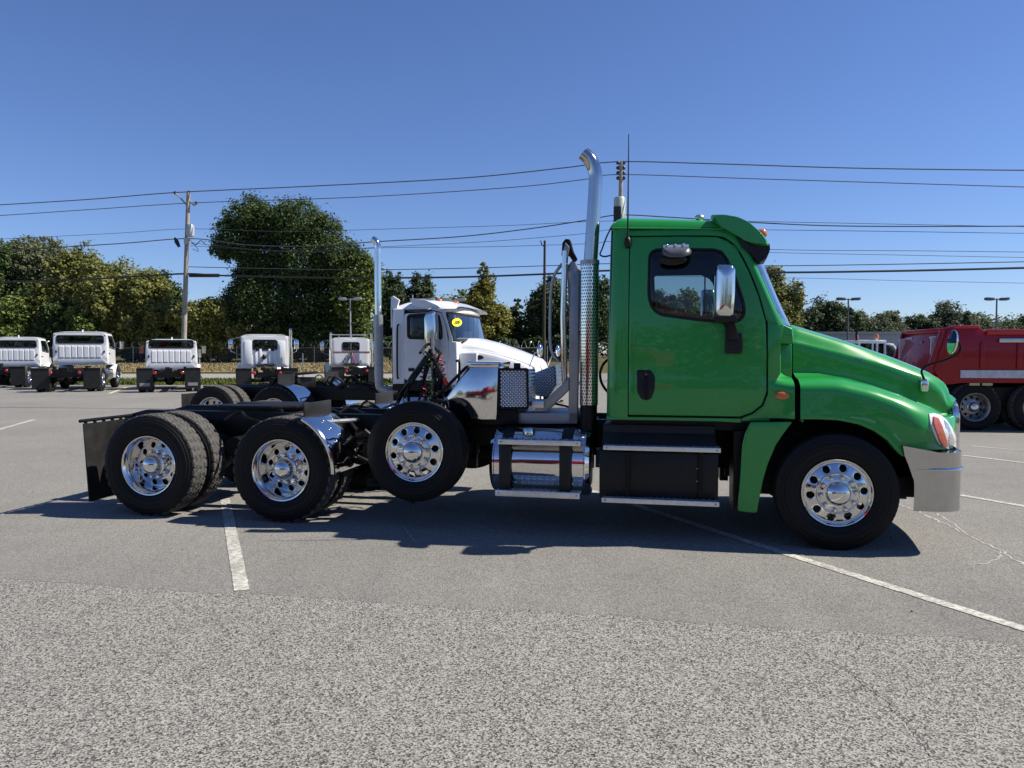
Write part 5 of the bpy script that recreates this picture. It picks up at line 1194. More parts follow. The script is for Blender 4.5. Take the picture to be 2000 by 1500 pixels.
        fd = MB().grid([[Vector((wheelx + 0.62 * math.cos(a), y, 0.52 + 0.64 * math.sin(a))) for y in (0.04, 0.2, 0.5)] for a in [PI * i / 14 for i in range(15)]]); sd(fd).build('fender', SKIN, root)
        st_ = MB().box((xb + 0.3, 0.16, 0.45), (xb + 1.1, 0.6, 0.95)); sd(st_).build('step_box', BLACK, root, bevel=0.02)
    hr_ = []
    for i in range(9):
        t = i / 8; x = xb + L + 1.75 * t; zt_ = z0 + 0.72 - 0.28 * t - 0.25 * max(0, t - 0.8) * 5 * (t - 0.8) * 5; w = 0.95 - 0.15 * t
        hr_.append([Vector((x, 1.25 + w * a, zt_ - 0.55 * max(0, abs(a) - 0.75) / 0.25 * (1 if abs(a) > 0.99 else 0.12))) for a in (-1, -0.97, -0.85, -0.6, 0, 0.6, 0.85, 0.97, 1)])
    MB().grid(hr_).build('hood', SKIN, root)
    wsr = [[Vector((xb + L - 0.38 + 0.5 * (1 - t) + 0.12 * (1 - a * a), 1.25 + (0.98 - 0.06 * t) * a, z0 + 0.75 + (hgt - 0.78) * t)) for a in [-1 + j / 5 for j in range(11)]] for t in (0, 0.5, 1)]
    MB().grid(wsr).build('windshield', SHIELD, root)
    MB().box((xb + 0.05, 0.3, z0), (xb + L, 2.2, z0 + 0.05)).build('cab_floor', INTERIOR, root); MB().box((xb + L - 0.3, 0.3, z0 + 0.4), (xb + L + 0.1, 2.2, z0 + 0.75)).build('dashboard', INTERIOR, root)
    for y in (0.65, 1.85): MB().box((xb + 0.35, y - 0.25, z0 + 0.3), (xb + 0.5, y + 0.25, z0 + 1.05)).build('seat', INTERIOR, root, bevel=0.04)
    MB().box((wheelx + 0.95, 0.1, 0.45), (wheelx + 1.05, 2.4, 0.75)).build('bumper', SKIN, root)
HEAD = math.radians(90 + 24)
def rear_spot(px, py, yoff=1.25):
    """ground point under the middle of the tail -> origin of the local frame (right rear corner)"""
    p = gnd(px, py); ly = Vector((-math.sin(HEAD), math.cos(HEAD), 0)); return p - ly * yoff
m1 = thing('medium_truck', 'white cab chassis truck cut by the left edge of the photo', 'truck', rear_spot(-13, 759), HEAD - math.radians(6), 'white trucks parked tail out along the grass verge')
medium_truck(m1, xb=3.4, wheelx=5.1, z0=1.0, hgt=1.5)
m2 = thing('medium_truck', 'white ribbed-back truck with wide black mud flaps, second from the left edge', 'truck', rear_spot(129, 767), HEAD - math.radians(6), 'white trucks parked tail out along the grass verge')
medium_truck(m2, xb=2.7, wheelx=4.4, z0=1.16, hgt=1.5); m2.scale = (1.06, 1.04, 1.0)
m3 = thing('medium_truck', 'white ribbed-back truck with printed mud flaps parked in front of the utility pole', 'truck', rear_spot(330, 767), HEAD - math.radians(2), 'white trucks parked tail out along the grass verge')
medium_truck(m3, xb=2.9, wheelx=4.6, z0=0.94, hgt=1.36, marks=True)
def conventional(root, xb, style):
    chassis(root, xb=xb, xfw=xb + 3.4, tank=False); z0, z1 = 1.05, (2.52 if style == 'stack' else 2.55); y0, y1 = 0.2, 2.3
    op = fillet([Vector((y0, z0)), Vector((y1, z0)), Vector((y1, z1 - 0.06)), Vector((y1 - 0.08, z1)), Vector((y0 + 0.08, z1)), Vector((y0, z1 - 0.06))], 0.08, 3)
    wy = 0.52 if style == 'stack' else 0.46; wzA, wzB = (z1 - 0.66, z1 - 0.22) if style == 'stack' else (z1 - 0.62, z1 - 0.22)
    wi = fillet([Vector((1.25 - wy, wzA)), Vector((1.25 + wy, wzA)), Vector((1.25 + wy, wzB)), Vector((1.25 - wy, wzB))], 0.08, 3)
    def turn(mb, off=0.0): r = MB(); r.v = [(xb + y + off, x, z) for x, y, z in mb.v]; r.f = mb.f; return r
    bk = lambda x, z: 0.0
    bp = turn(panel(op, bk, 0.06, wi, 4, 0.1, 0.025)).build('cab_back', SKIN, root); turn(panel(wi, bk, 0, None, 2, 0.2, 0.002), 0.02).build('rear_window', GLASS_D, bp); turn(ringpath(wi, bk, 0, 0.035)).build('window_seal', PLAST, bp)
    if style == 'stack':
        for y in (0.52, 1.98): MB().box((xb - 0.03, y - 0.16, z0 + 0.15), (xb + 0.01, y + 0.16, z1 - 0.25)).build('pressed_panel', SKIN, bp, bevel=0.012)
        for y in (0.85, 1.05, 1.45, 1.65): MB().box((xb - 0.025, y - 0.05, z0 + 0.1), (xb + 0.01, y + 0.05, z0 + 0.85)).build('pressed_panel', SKIN, bp, bevel=0.01)
        for y in (0.88, 1.62): MB().box((xb - 0.05, y - 0.05, z0 + 0.75), (xb, y + 0.05, z0 + 0.95)).build('vent', PLAST, bp, bevel=0.02)
        MB().ball((xb - 0.05, 1.3, z0 + 0.48), (0.06, 0.09, 0.12), 10, 8).build('junction', PLAST, bp)
    else:
        MB().box((xb - 0.012, y0, z0 + 0.74), (xb - 0.004, y1, z0 + 0.80)).build('stripe', basic('dark orange stripe', (0.22, 0.05, 0.015), 0.5), bp)
        hz = MB()
        for y, dy in ((1.25, 0.55), (1.2, 0.3), (1.15, 0.15)): hz.tube(crom([(xb - 0.05, y, z0 + 0.72), (xb - 0.2, y + dy * .6, z0 + 0.5), (xb - 0.35, y + dy, z0 + 0.05)], 5), 0.025, 6)
        hz.build('air_hose', PLAST, bp); MB().tube(crom([(xb - 0.06, 1.2, z0 + 0.7), (xb - 0.2, 1.1, z0 + 0.4), (xb - 0.3, 1.0, z0 + 0.1)], 5), 0.03, 6).build('air_line', HOSE_R, bp)
    rows = [[Vector((xb + 1.7 * t, y0 + 0.02 + (y1 - y0 - 0.04) * j / 12, z1 - 0.02 + 0.10 * math.sin(PI * min(1, t + 0.06)) ** 0.5 * (1 - abs(j / 6 - 1) ** 6) ** 0.5)) for j in range(13)] for t in [i / 8 for i in range(9)]]
    MB().grid(rows).build('roof', SKIN, root, smooth=60)
    if style != 'stack':
        rk = MB().tube([(xb + 0.1, 0.3, z1 + 0.2), (xb + 0.1, 2.3, z1 + 0.2)], 0.025, 6)
        for y in (0.5, 1.2, 1.9): rk.cyl((xb + 0.1, y, z1), (xb + 0.1, y, z1 + 0.2), 0.025, n=6)
        rk.build('roof_rack', STEEL, root)
    for left in (False, True):
        sd = lambda q: mirror(q, 2.5) if left else q
        side = [Vector((xb + 0.02, z0)), Vector((xb + 1.7, z0)), Vector((xb + 1.7, z0 + 0.8)), Vector((xb + 1.5, z1 - 0.02)), Vector((xb + 0.02, z1 - 0.02))]
        wn_ = fillet([Vector((xb + 0.5, z0 + 0.85)), Vector((xb + 1.5, z0 + 0.85)), Vector((xb + 1.35, z1 - 0.18)), Vector((xb + 0.5, z1 - 0.18))], 0.06, 3)
        d = sd(panel(side, lambda x, z: y0, 0.05, wn_, 3, 0.15, 0.01)).build('door', SKIN, root); sd(panel(wn_, lambda x, z: y0 + 0.02, 0, None, 2, 0.2, 0.002)).build('window', GLASS_D, d)
        mt = MB().tube([(xb + 1.5, y0, z1 - 0.05), (xb + 1.45, -0.25, z1 - 0.15), (xb + 1.45, -0.25, z0 + 0.75), (xb + 1.5, y0, z0 + 0.55)], 0.018, 6); mo = sd(mt).build('mirror_arm', CHROME, root); sd(MB().box((xb + 1.40, -0.36, z0 + 0.85), (xb + 1.5, -0.14, z0 + 1.3))).build('side_mirror', CHROME, mo, bevel=0.03)
        sk = MB().cyl((xb - 0.25, 0.12, 0.9), (xb - 0.25, 0.12, z1 - 0.55), 0.10, n=16).tube(crom([(xb - 0.25, 0.12, z1 - 0.6), (xb - 0.25, 0.12, z1 + 0.15), (xb - 0.32, 0.12, z1 + 0.3)], 5), 0.065, 12)
        if style != 'stack' or not left: sd(sk).build('exhaust_stack', CHROME, root)
        fd = MB().grid([[Vector((xb + 3.4 + 0.64 * math.cos(a), y, 0.5 + 0.66 * math.sin(a))) for y in (0.02, 0.2, 0.6)] for a in [PI * i / 14 for i in range(15)]]); sd(fd).build('fender', SKIN, root)
        sd(MB().lathe([(0, 0), (0.29, 0.02), (0.3, 0.06), (0.3, 1.0), (0.29, 1.04), (0, 1.06)], 24, 'x', (xb + 0.3, 0.34, 0.7))).build('fuel_tank', CHROME, root)
    MB().box((xb + 1.7, 0.55, 1.0), (xb + 4.1, 1.95, 1.85)).build('hood', SKIN, root, bevel=0.15, segs=3); MB().box((xb + 0.05, 0.3, z0), (xb + 1.7, 2.2, z0 + 0.05)).build('cab_floor', INTERIOR, root)
    for y in (0.7, 1.8): MB().box((xb + 0.5, y - 0.25, z0 + 0.3), (xb + 0.65, y + 0.25, z0 + 1.1)).build('seat', INTERIOR, root, bevel=0.04)
    MB().prism([Vector((xb + 0.95 - 1.6 + x, y, 1.10 + 0.1 * x)) for x, y in ((0, 0.9), (0, 1.15), (0.45, 1.2), (0.45, 1.3), (0, 1.35), (0, 1.6), (0.4, 1.7), (1.0, 1.45), (1.0, 1.05), (0.4, 0.8))], (0, 0, 0.06)).build('fifth_wheel', GREASE, root)
m4 = thing('semi_truck', 'white square cab tractor with a single exhaust stack, parked right of the utility pole', 'truck', rear_spot(523, 768), HEAD - math.radians(4)); conventional(m4, 2.9, 'stack')
m5 = thing('semi_truck', 'small white tractor with dark striped cab back and red hoses, beside the tall chrome stack', 'truck', rear_spot(694, 758), HEAD - math.radians(6)); conventional(m5, 2.9, 'rack'); m5.scale = (0.93, 0.92, 0.97)

# ------------------------------------------------------------------ red dump truck at the right
q0 = gnd(1905, 842); D = Frame(q0.x, q0.y, -math.radians(7))
dump = thing('dump_truck', 'red dump truck with silver side stripe and tall tailgate beyond the green hood', 'truck', D.o, D.a)
dq = lambda x, y, l=0.03: D.P(x, y, l)
def dumpbody(red, dump, mirr=False):
    top = dq(1852, 637); bot = dq(1824, 745)
    prof = [(1852, 638), (1912, 638), (1926, 648), (2080, 648), (2420, 648), (2420, 748), (1880, 748), (1846, 752), (1824, 722)]
    pp = [dq(*p) for p in prof]
    body = MB().prism(pp, (0, 0.06, 0)).prism([p + Vector((0, 2.32, 0)) for p in pp], (0, 0.06, 0)).build('dump_bed', RED, dump, bevel=0.015)
    MB().box((pp[0].x, 0.10, 1.05), (pp[5].x, 2.34, 1.12)).build('bed_floor', RED, dump)
    MB().box((pp[4].x - 0.05, 0.09, 1.1), (pp[4].x, 2.35, pp[0].z)).build('bed_front', RED, dump)
    tg = MB().loft([[dq(1848, 640) + Vector((-0.02, 0.03, 0)), dq(1848, 640) + Vector((-0.02, 2.27, 0)), dq(1848, 640) + Vector((0.08, 2.27, 0)), dq(1848, 640) + Vector((0.08, 0.03, 0))], [dq(1818, 730) + Vector((-0.02, 0.03, 0)), dq(1818, 730) + Vector((-0.02, 2.27, 0)), dq(1818, 730) + Vector((0.08, 2.27, 0)), dq(1818, 730) + Vector((0.08, 0.03, 0))]]).build('tailgate', RED, dump, bevel=0.02)
    A, B = dq(1848, 640) + Vector((-0.02, 0, 0)), dq(1818, 730) + Vector((-0.02, 0, 0)); P_ = lambda u, v, o=0: Vector((A.x + (B.x - A.x) * v - o, 0.05 + 2.20 * u, A.z + (B.z - A.z) * v))
    fr_ = MB()
    for a, b in (((0.02, 0.05), (0.98, 0.05)), ((0.02, 0.05), (0.02, 0.97)), ((0.98, 0.05), (0.98, 0.97)), ((0.02, 0.97), (0.98, 0.97))): fr_.tube([P_(*a, 0.02), P_(*b, 0.02)], 0.06, 4)
    fr_.build('tailgate_frame', RED, tg, bevel=0.01)
    TP = basic('silver conspicuity tape', (0.62, 0.62, 0.66), 0.35, 0.2)
    for a, b in (((0.12, 0.22), (0.12, 0.55)), ((0.12, 0.2), (0.27, 0.2)), ((0.88, 0.22), (0.88, 0.7)), ((0.88, 0.2), (0.72, 0.2))):
        v0, v1 = P_(*a, 0.006), P_(*b, 0.006); MB().box((min(v0.x, v1.x) - 0.004, min(v0.y, v1.y) - 0.022, min(v0.z, v1.z) - 0.022), (max(v0.x, v1.x), max(v0.y, v1.y) + 0.022, max(v0.z, v1.z) + 0.022)).build('reflective_tape', TP, tg)
    q = P_(0.47, 0.3, 0.01); pl_ = MB().box((q.x - 0.012, q.y - 0.16, q.z - 0.04), (q.x, q.y + 0.16, q.z + 0.04)).build('maker_plate', basic('blue grey plate', (0.16, 0.16, 0.26), 0.4), tg)
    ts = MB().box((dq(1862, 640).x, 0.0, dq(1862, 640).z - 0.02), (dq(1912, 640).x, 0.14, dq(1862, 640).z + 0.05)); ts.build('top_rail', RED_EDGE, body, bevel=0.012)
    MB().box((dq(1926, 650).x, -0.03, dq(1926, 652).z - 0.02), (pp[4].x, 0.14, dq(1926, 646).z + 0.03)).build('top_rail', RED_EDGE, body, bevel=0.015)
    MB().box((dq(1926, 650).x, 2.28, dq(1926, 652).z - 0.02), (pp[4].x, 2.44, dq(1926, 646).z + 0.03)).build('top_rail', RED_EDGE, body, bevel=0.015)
    MB().box((dq(1950, 665).x, -0.02, dq(1950, 669).z), (pp[4].x - 0.3, 0.0 + 0.02, dq(1950, 661).z)).build('tarp_rail', ALU, body, bevel=0.008)
    MB().box((dq(1875, 730).x, 0.005, dq(1875, 738).z), (pp[4].x - 0.05, 0.03, dq(1875, 723).z)).build('side_stripe', basic('polished stripe', (0.50, 0.52, 0.62), 0.28, 0.5), body)
    for px in (1918, 1990, 2065, 2140, 2220): x = dq(px, 700).x; MB().box((x - 0.05, -0.0, dq(px, 720).z), (x + 0.05, 0.03, dq(px, 668).z)).build('side_rib', RED, body, bevel=0.015)
    for a, b in ((1893, 1913), (1918, 1938)): MB().box((dq(a, 750).x, 0.01, dq(a, 753).z), (dq(b, 750).x, 0.03, dq(a, 748).z)).build('side_marker', basic('cream marker', (0.5, 0.42, 0.2), 0.4), body)
    xw = dq(1907, 805, 0).x
    for x in (xw, xw + 1.28, xw + 5.2):
        for left in (False, True):
            wheel(dump, W_DRIVE if x < xw + 3 else W_STEER, x, 2.40 if left else 0.04, 0.52, left, False); 
            if x < xw + 3: wheel(dump, W_DRIVE, x, 2.40 - .345 if left else 0.385, 0.52, left, inner=True)
    for y in (0.78, 1.57): MB().box((xw - 1.0, y, 0.75), (xw + 7.0, y + 0.09, 1.03)).build('frame_rail', BLACK, dump)
    MB().box((xw - 0.9, 0.3, 0.55), (xw + 4.0, 2.1, 0.95)).build('chassis_gear', GREASE, dump)
    MB().box((xw - 0.75, 0.05, 0.2), (xw - 0.73, 0.65, 1.0)).build('mud_flap', FLAP, dump)
    # cab far to the right
    xc = pp[4].x + 0.3
    MB().box((xc, 0.2, 1.1), (xc + 1.6, 2.2, 2.7)).build('cab', RED, dump, bevel=0.1, segs=3); MB().box((xc + 1.6, 0.5, 0.9), (xc + 3.6, 1.9, 1.8)).build('hood', RED, dump, bevel=0.15, segs=3); MB().box((xc + 0.4, 0.19, 1.9), (xc + 1.3, 0.21, 2.45)).build('window', GLASS_D, dump)
dumpbody(RED, dump)
DULL = basic('dull steel rim', (0.30, 0.30, 0.31), 0.32, 0.9, 0.3, 14)
for w_ in dump.children:
    if w_.name.startswith('wheel'):
        w_.material_slots[0].link = 'OBJECT'; w_.material_slots[0].material = DULL
dump2 = copy_tree(dump); dump2.location = (-9.5, -6.2, 0); dump2.rotation_euler = (0, 0, math.radians(8)); dump2['label'] = 'red dump truck across the lot, seen only as a reflection in the polished hydraulic tank'
# --- pale utility truck seen over the hood, with two amber beacons
U = thing('utility_truck', 'white utility truck roof with orange beacons showing over the green hood', 'truck', dep(1712, 700, 40) * 1, 0.0)
U.location = (dep(1712, 700, 40).x, 40, 0)
def up(px, py, d=0): v_ = dep(px, py, 40 + d); return Vector((v_.x - U.location.x, d, v_.z))
ub_ = MB().box(tuple(up(1676, 671)), tuple(up(1732, 664) + Vector((0, 1.8, 0)))).build('roof', WHITE, U, bevel=0.04)
MB().box(tuple(up(1678, 700)), tuple(up(1700, 671) + Vector((0, 1.7, 0)))).build('window', GLASS_D, U); MB().box(tuple(up(1714, 700, 0.05)), tuple(up(1726, 671) + Vector((0, 1.7, 0)))).build('window', GLASS_D, U)
for px in (1677, 1703, 1712, 1728): MB().box(tuple(up(px, 700, -0.02)), tuple(up(px + 3, 670) + Vector((0, 0.1, 0)))).build('pillar', WHITE, U)
MB().prism([up(*p, -0.03) for p in ((1728, 670), (1746, 671), (1754, 682), (1754, 700), (1728, 700))], (0, 1.8, 0)).build('cab', WHITE, U, bevel=0.05); MB().prism([up(*p, -0.05) for p in ((1731, 674), (1745, 675), (1750, 684), (1750, 698), (1731, 698))], (0, 0.03, 0)).build('window', GLASS_D, U)
MB().box(tuple(up(1660, 752)), tuple(up(1760, 700) + Vector((0, 1.8, 0)))).build('body', WHITE, U, bevel=0.05)
for px in (1672, 740 + 960 + 12): 
    q = up(px if px < 1680 else 1712, 657, 0.5); MB().lathe([(0.0, 0.13), (0.07, 0.12), (0.11, 0.05), (0.12, -0.06), (0.12, -0.12), (0, -0.12)], 16, 'z', q).build('beacon', AMBER, U); MB().cyl(q - Vector((0, 0, 0.25)), q - Vector((0, 0, 0.1)), 0.06, n=8).build('beacon_post', WHITE, U)
for px in (1675, 1745):
    MB().lathe([(0, 0), (0.4, 0), (0.4, 0.25), (0, 0.25)], 20, 'y', up(px, 744, -0.02)).build('tyre', RUBBER, U)
MB().box(tuple(up(1672, 665, 0.2)), tuple(up(1675, 646, 0.2) + Vector((0, 0.1, 0)))).build('light_mast', BLACK, U)
# ------------------------------------------------------------------ utility poles and wires
WOODP = basic('weathered pole wood', (0.30, 0.265, 0.22), 0.9, 0, 0.25, 3, 0.3, 30); DKWOOD = basic('dark creosote wood', (0.05, 0.042, 0.035), 0.9, 0, 0.25, 3); WIRE = basic('weathered wire', (0.05, 0.055, 0.065), 0.6); CABLE = basic('black cable', (0.012, 0.012, 0.014), 0.6); GREYT = basic('grey transformer', (0.42, 0.44, 0.45), 0.5, 0.2); PORC = basic('brown porcelain', (0.06, 0.035, 0.03), 0.3)
def pole(label, base_px, top_px, d, r0, r1, m, group='utility poles along the road'):
    t = dep(*top_px, d); b = dep(base_px[0], 700, d); b.z = 0
    p = thing('utility_pole', label, 'pole', b, 0, group); 
    MB().tube([Vector((0, 0, -0.3)), (t - b) * 0.5, t - b], [r0, (r0 + r1) / 2, r1], 14).build('shaft', m, p); return p, b
p1, b1 = pole('tall pale wooden utility pole carrying a transformer, behind the white trucks at left', (356, 660), (368, 376), 52, 0.19, 0.13, WOODP)
l1 = lambda px, py, dd=0: dep(px, py, 52 + dd) - b1
MB().tube([l1(366, 402), l1(350, 384), l1(343, 378)], 0.06, 6).tube([l1(368, 390), l1(380, 402)], 0.06, 6).build('crossarm', WOODP, p1)
for px, py in ((342, 377), (369, 376), (383, 397)): MB().lathe([(0.05, -0.1), (0.10, -0.06), (0.06, 0.0), (0.11, 0.06), (0.06, 0.12), (0, 0.14)], 10, 'z', l1(px, py)).build('insulator', PORC, p1)
q = l1(372, 462, -0.35); MB().lathe([(0.0, 0.0), (0.24, 0.0), (0.26, 0.04), (0.26, 0.72), (0.22, 0.8), (0, 0.84)], 20, 'z', q).build('transformer', GREYT, p1)
MB().box(tuple(l1(359, 476, -0.3)), tuple(l1(370, 464, -0.3) + Vector((0, 0.2, 0)))).build('meter_box', GREYT, p1)
bird = MB().tube([l1(341, 464), l1(345, 472), l1(350, 482)], [0.05, 0.16, 0.10], 8).build('bracket', CABLE, p1)
MB().tube(crom([l1(368, 470), l1(382, 478), l1(392, 470), l1(402, 478)], 5), 0.03, 5).tube(crom([l1(372, 468), l1(388, 490), l1(376, 486)], 5), 0.02, 5).build('jumper_wire', CABLE, p1)
MB().cyl(l1(370, 538), l1(428, 538), 0.13, n=10).build('cable_splice', CABLE, p1)
p2, b2 = pole('wooden utility pole with pale transformer rising behind the green cab roof', (1208, 700), (1213, 316), 46, 0.17, 0.12, WOODP)
l2 = lambda px, py, dd=0: dep(px, py, 46 + dd) - b2
for px in (1207, 1218):
    for py in (318, 328, 338, 348): MB().ball(l2(px, py), (0.12, 0.1, 0.12), 8, 6).build('insulator', PORC, p2)
MB().lathe([(0, 0), (0.34, 0), (0.36, 0.05), (0.36, 2.2), (0.30, 2.3), (0, 2.32)], 20, 'z', l2(1210, 460, -0.4)).build('transformer', basic('pale green transformer', (0.42, 0.48, 0.40), 0.5), p2); MB().box(tuple(l2(1199, 432, -0.85)), tuple(l2(1213, 403, -0.85) + Vector((0, 0.2, 0)))).build('fuse_box', CABLE, p2)
p3, b3 = pole('thin dark wooden utility pole left of the chrome rack, in front of dark pines', (1062, 715), (1064, 470), 76, 0.17, 0.12, DKWOOD)
l3 = lambda px, py: dep(px, py, 76) - b3
MB().tube([l3(1064, 482), l3(1058, 478), l3(1056, 470)], 0.06, 6).build('bracket', DKWOOD, p3)
def wire(label, pts, r, m, name='power_line', ds=None):
    """pts: (px, py, depth)"""
    P = [dep(*p) for p in pts]; o = MB().tube(crom(P, 8), r, 5).build(name, m, None, weld=False); return tag(o, label, 'wire', 'overhead wires between the poles')
wd = lambda px: 52 + (px - 366) * (46 - 52) / (1213 - 366)
def W_(label, pts, r, m=WIRE): wire(label, [(x, y, wd(x)) for x, y in pts], r, m)
W_('topmost power line running from the left edge over both pole tops to the right edge', [(-160, 408), (0, 400), (180, 389), (343, 376), (600, 364), (900, 348), (1100, 328), (1207, 316), (1400, 320), (1700, 329), (2160, 334)], 0.034)
W_('second power line just below the topmost one', [(-160, 430), (0, 421), (180, 409), (383, 396), (700, 385), (1000, 366), (1145, 350), (1215, 341), (1500, 350), (2160, 370)], 0.026)
W_('thin line crossing the upper part of the large dark oak', [(-160, 476), (0, 467), (220, 456), (370, 447), (560, 452), (800, 446), (1000, 440), (1145, 433), (1300, 430), (1500, 433), (2160, 446)], 0.016)
W_('twisted service cable sagging past the white truck stack up to the cab rear', [(-160, 500), (0, 490), (230, 476), (372, 466), (480, 478), (600, 481), (735, 472), (900, 462), (1040, 446), (1145, 430), (1210, 420), (1320, 425), (1500, 436), (1700, 442), (2160, 441)], 0.034)
W_('thin line a little below the twisted service cable', [(372, 474), (560, 492), (750, 482), (950, 472), (1145, 456), (1212, 448), (1500, 449), (2160, 458)], 0.016)
W_('thin line below the oak crown top running behind the chrome stack', [(372, 480), (600, 492), (750, 484), (950, 482), (1150, 476), (1213, 472), (1500, 487), (1800, 490), (2160, 494)], 0.016)
W_('thin support wire above the thick black cable', [(366, 521), (500, 524), (700, 527), (900, 524), (1100, 518), (1210, 515), (1480, 519), (1750, 516), (2160, 508)], 0.026)
W_('thick black communication cable, the lowest of the overhead wires', [(-160, 558), (0, 551), (180, 545), (350, 535), (430, 538), (550, 541), (700, 543), (900, 541), (1070, 535), (1210, 528), (1400, 531), (1540, 532), (1700, 530), (1850, 527), (2160, 519)], 0.062, CABLE)
W_('faint thin line over the trees at right, third below the cab roof', [(1212, 484), (1500, 493), (1800, 499), (2160, 506)], 0.014)
W_('faintest line, just under the thick cable at right', [(1212, 538), (1560, 543), (1800, 549), (2160, 556)], 0.012)
# ------------------------------------------------------------------ parking lot lamps
LAMPM = basic('grey lamp metal', (0.42, 0.44, 0.48), 0.4, 0.4); LAMPD = basic('bronze lamp metal', (0.10, 0.11, 0.13), 0.4, 0.3)
def lot_lamp(label, px, py, zt, m, hw=1.0):
    d = (zt - EYE) * F_PX / (692 - py); t = dep(px, py, d); r = thing('street_lamp', label, 'lamp', (t.x, t.y, 0), 0, 'twin head lot lamps')
    MB().cyl((0, 0, 0), (0, 0, t.z), 0.10, 0.08, 10).build('pole', m, r)
    MB().cyl((-0.7, 0, t.z - 0.1), (0.7, 0, t.z - 0.1), 0.05, n=8).build('arm', m, r)
    for s in (-1, 1):
        hd = MB().prism([Vector((s * x, -0.3, t.z + z)) for x, z in ((0.32, -0.16), (0.45, 0.08), (1.25, 0.12), (1.28, -0.14), (1.1, -0.2), (0.5, -0.22))], (0, 0.6, 0)).build('lamp_head', m, r, bevel=0.03)
        MB().box((s * 0.55 if s > 0 else -1.1, -0.22, t.z - 0.235), (1.1 if s > 0 else -0.55, 0.22, t.z - 0.222)).build('lamp_lens', LENS, hd)
    return r
lot_lamp('twin head lot lamp standing left of the white truck stack', 684, 583, 8, LAMPM)
lot_lamp('twin head lot lamp partly hidden behind the white cab roof', 888, 585, 8, LAMPM)
lot_lamp('twin head lot lamp above the white truck hood, nearest the cab', 958, 609, 8, LAMPM)
lot_lamp('twin head lot lamp just right of the one nearest the white cab', 1006, 628, 8, LAMPM)
lot_lamp('smallest twin head lot lamp, beside the thin dark pole', 1034, 641, 8, LAMPM)
lot_lamp('dark twin head lot lamp above the green hood', 1657, 583, 8, LAMPD)
lot_lamp('dark twin head lot lamp above the red dump truck', 1947, 583, 8, LAMPD)
# ------------------------------------------------------------------ fence with coiled wire on the bank
FY = 84.0
fence = thing('fence', 'chain link fence topped by coiled razor wire below the trees', 'fence', (0, FY, 0))
FN = NT('chain link'); FN.t.nodes.remove(FN.b); tr_ = FN.n('BsdfTransparent'); df = FN.n('BsdfDiffuse'); df.inputs[0].default_value = (0.10, 0.10, 0.10, 1); mx = FN.n('MixShader'); mx.inputs[0].default_value = 0.28
FN.l(tr_.outputs[0], mx.inputs[1]); FN.l(df.outputs[0], mx.inputs[2]); FN.l(mx.outputs[0], FN.out.inputs[0]); LINKM = FN.m
fx0, fx1 = -75, 4
zf_ = lambda x: hill(x, FY) + 0.05
MB().grid([[Vector((x, 0, zf_(x))) for x in lin(fx0, fx1, 30)], [Vector((x, 0, zf_(x) + 1.7)) for x in lin(fx0, fx1, 30)]]).build('chain_link', LINKM, fence)
postm = None
for i in range(28):
    x = fx0 + (fx1 - fx0) * i / 27; tall = 2.3 if i % 3 == 0 else 1.9
    if postm is None: postm = MB().cyl((0, 0, 0), (0, 0, 1.95), 0.045, n=8).mesh('post', STEEL)
    link('post', postm, fence, (x, 0, zf_(x)))
MB().tube([Vector((x, 0, zf_(x) + 1.7)) for x in lin(fx0, fx1, 30)], 0.03, 6).build('top_rail', STEEL, fence)
n = 90 * 14; MB().tube([Vector((fx0 + (fx1 - fx0) * i / n, 0.42 * math.sin(2*PI*i/14), zf_(fx0 + (fx1 - fx0) * i / n) + 2.05 + 0.42 * math.cos(2*PI*i/14))) for i in range(n + 1)], 0.022, 4).build('razor_coil', ALU, fence, weld=False)
post = thing('marker_post', 'slim grey post on the verge right of the third white truck', 'post', gnd(391, 757)); MB().cyl((0, 0, 0), (0, 0, 1.5), 0.03, n=8).build('post', STEEL, post); MB().box((-0.09, -0.03, 1.5), (0.09, 0.03, 1.9)).build('meter_head', GREYT, post, bevel=0.02)
post = thing('marker_post', 'slim pale post on the verge behind the white truck fifth wheel', 'post', gnd(592, 750)); MB().cyl((0, 0, 0), (0, 0, 1.7), 0.03, n=8).build('post', STEEL, post)
# ------------------------------------------------------------------ far building
SIDING = NT('grey metal siding'); _s = SIDING; _wv = _s.n('TexWave', wave_type='BANDS', bands_direction='X'); _wv.inputs['Scale'].default_value = 1.2; _s.l(_s.coords('Object'), _wv.inputs['Vector']); _s.set(Base_Color=_s.mix(_s.noise(0.2, 5), (0.30, 0.31, 0.34), (0.38, 0.39, 0.42)), Roughness=0.6); _s.bump(_wv.outputs['Fac'], 0.4, 0.05); SIDING = SIDING.m
def shed(label, x0, x1, d, z1, depth, roofm):
    a = dep(x0, 690, d).x; b = dep(x1, 690, d).x; s = thing('warehouse', label, 'building', (a, d, 0)); w = b - a
    wl = MB().box((0, 0, 0), (w, depth, z1)).build('wall', SIDING, s); MB().prism([Vector((-0.4, -0.4, z1)), Vector((w + 0.4, -0.4, z1)), Vector((w + 0.4, depth + 0.4, z1)), Vector((-0.4, depth + 0.4, z1))], (0, 0, 0.35)).build('roof', roofm, s)
    n = max(2, int(w / 9))
    for i in range(n):
        x = w * (i + 0.5) / n
        if i % 2: MB().box((x - 1.6, -0.06, 0), (x + 1.6, 0.02, min(3.6, z1 - 0.6))).build('dock_door', basic('dock door', (0.42, 0.43, 0.45), 0.5), wl)
        else: MB().box((x - 0.8, -0.04, 1.2), (x + 0.8, 0.02, 2.2)).build('window', GLASS_D, wl)
    return s
ROOFT = basic('tan roof', (0.42, 0.36, 0.29), 0.8); ROOFG = basic('grey roof', (0.34, 0.35, 0.37), 0.7)
shed('low blue grey warehouse beyond the white truck nose', 1020, 1140, 105, 2.2, 20, ROOFT)
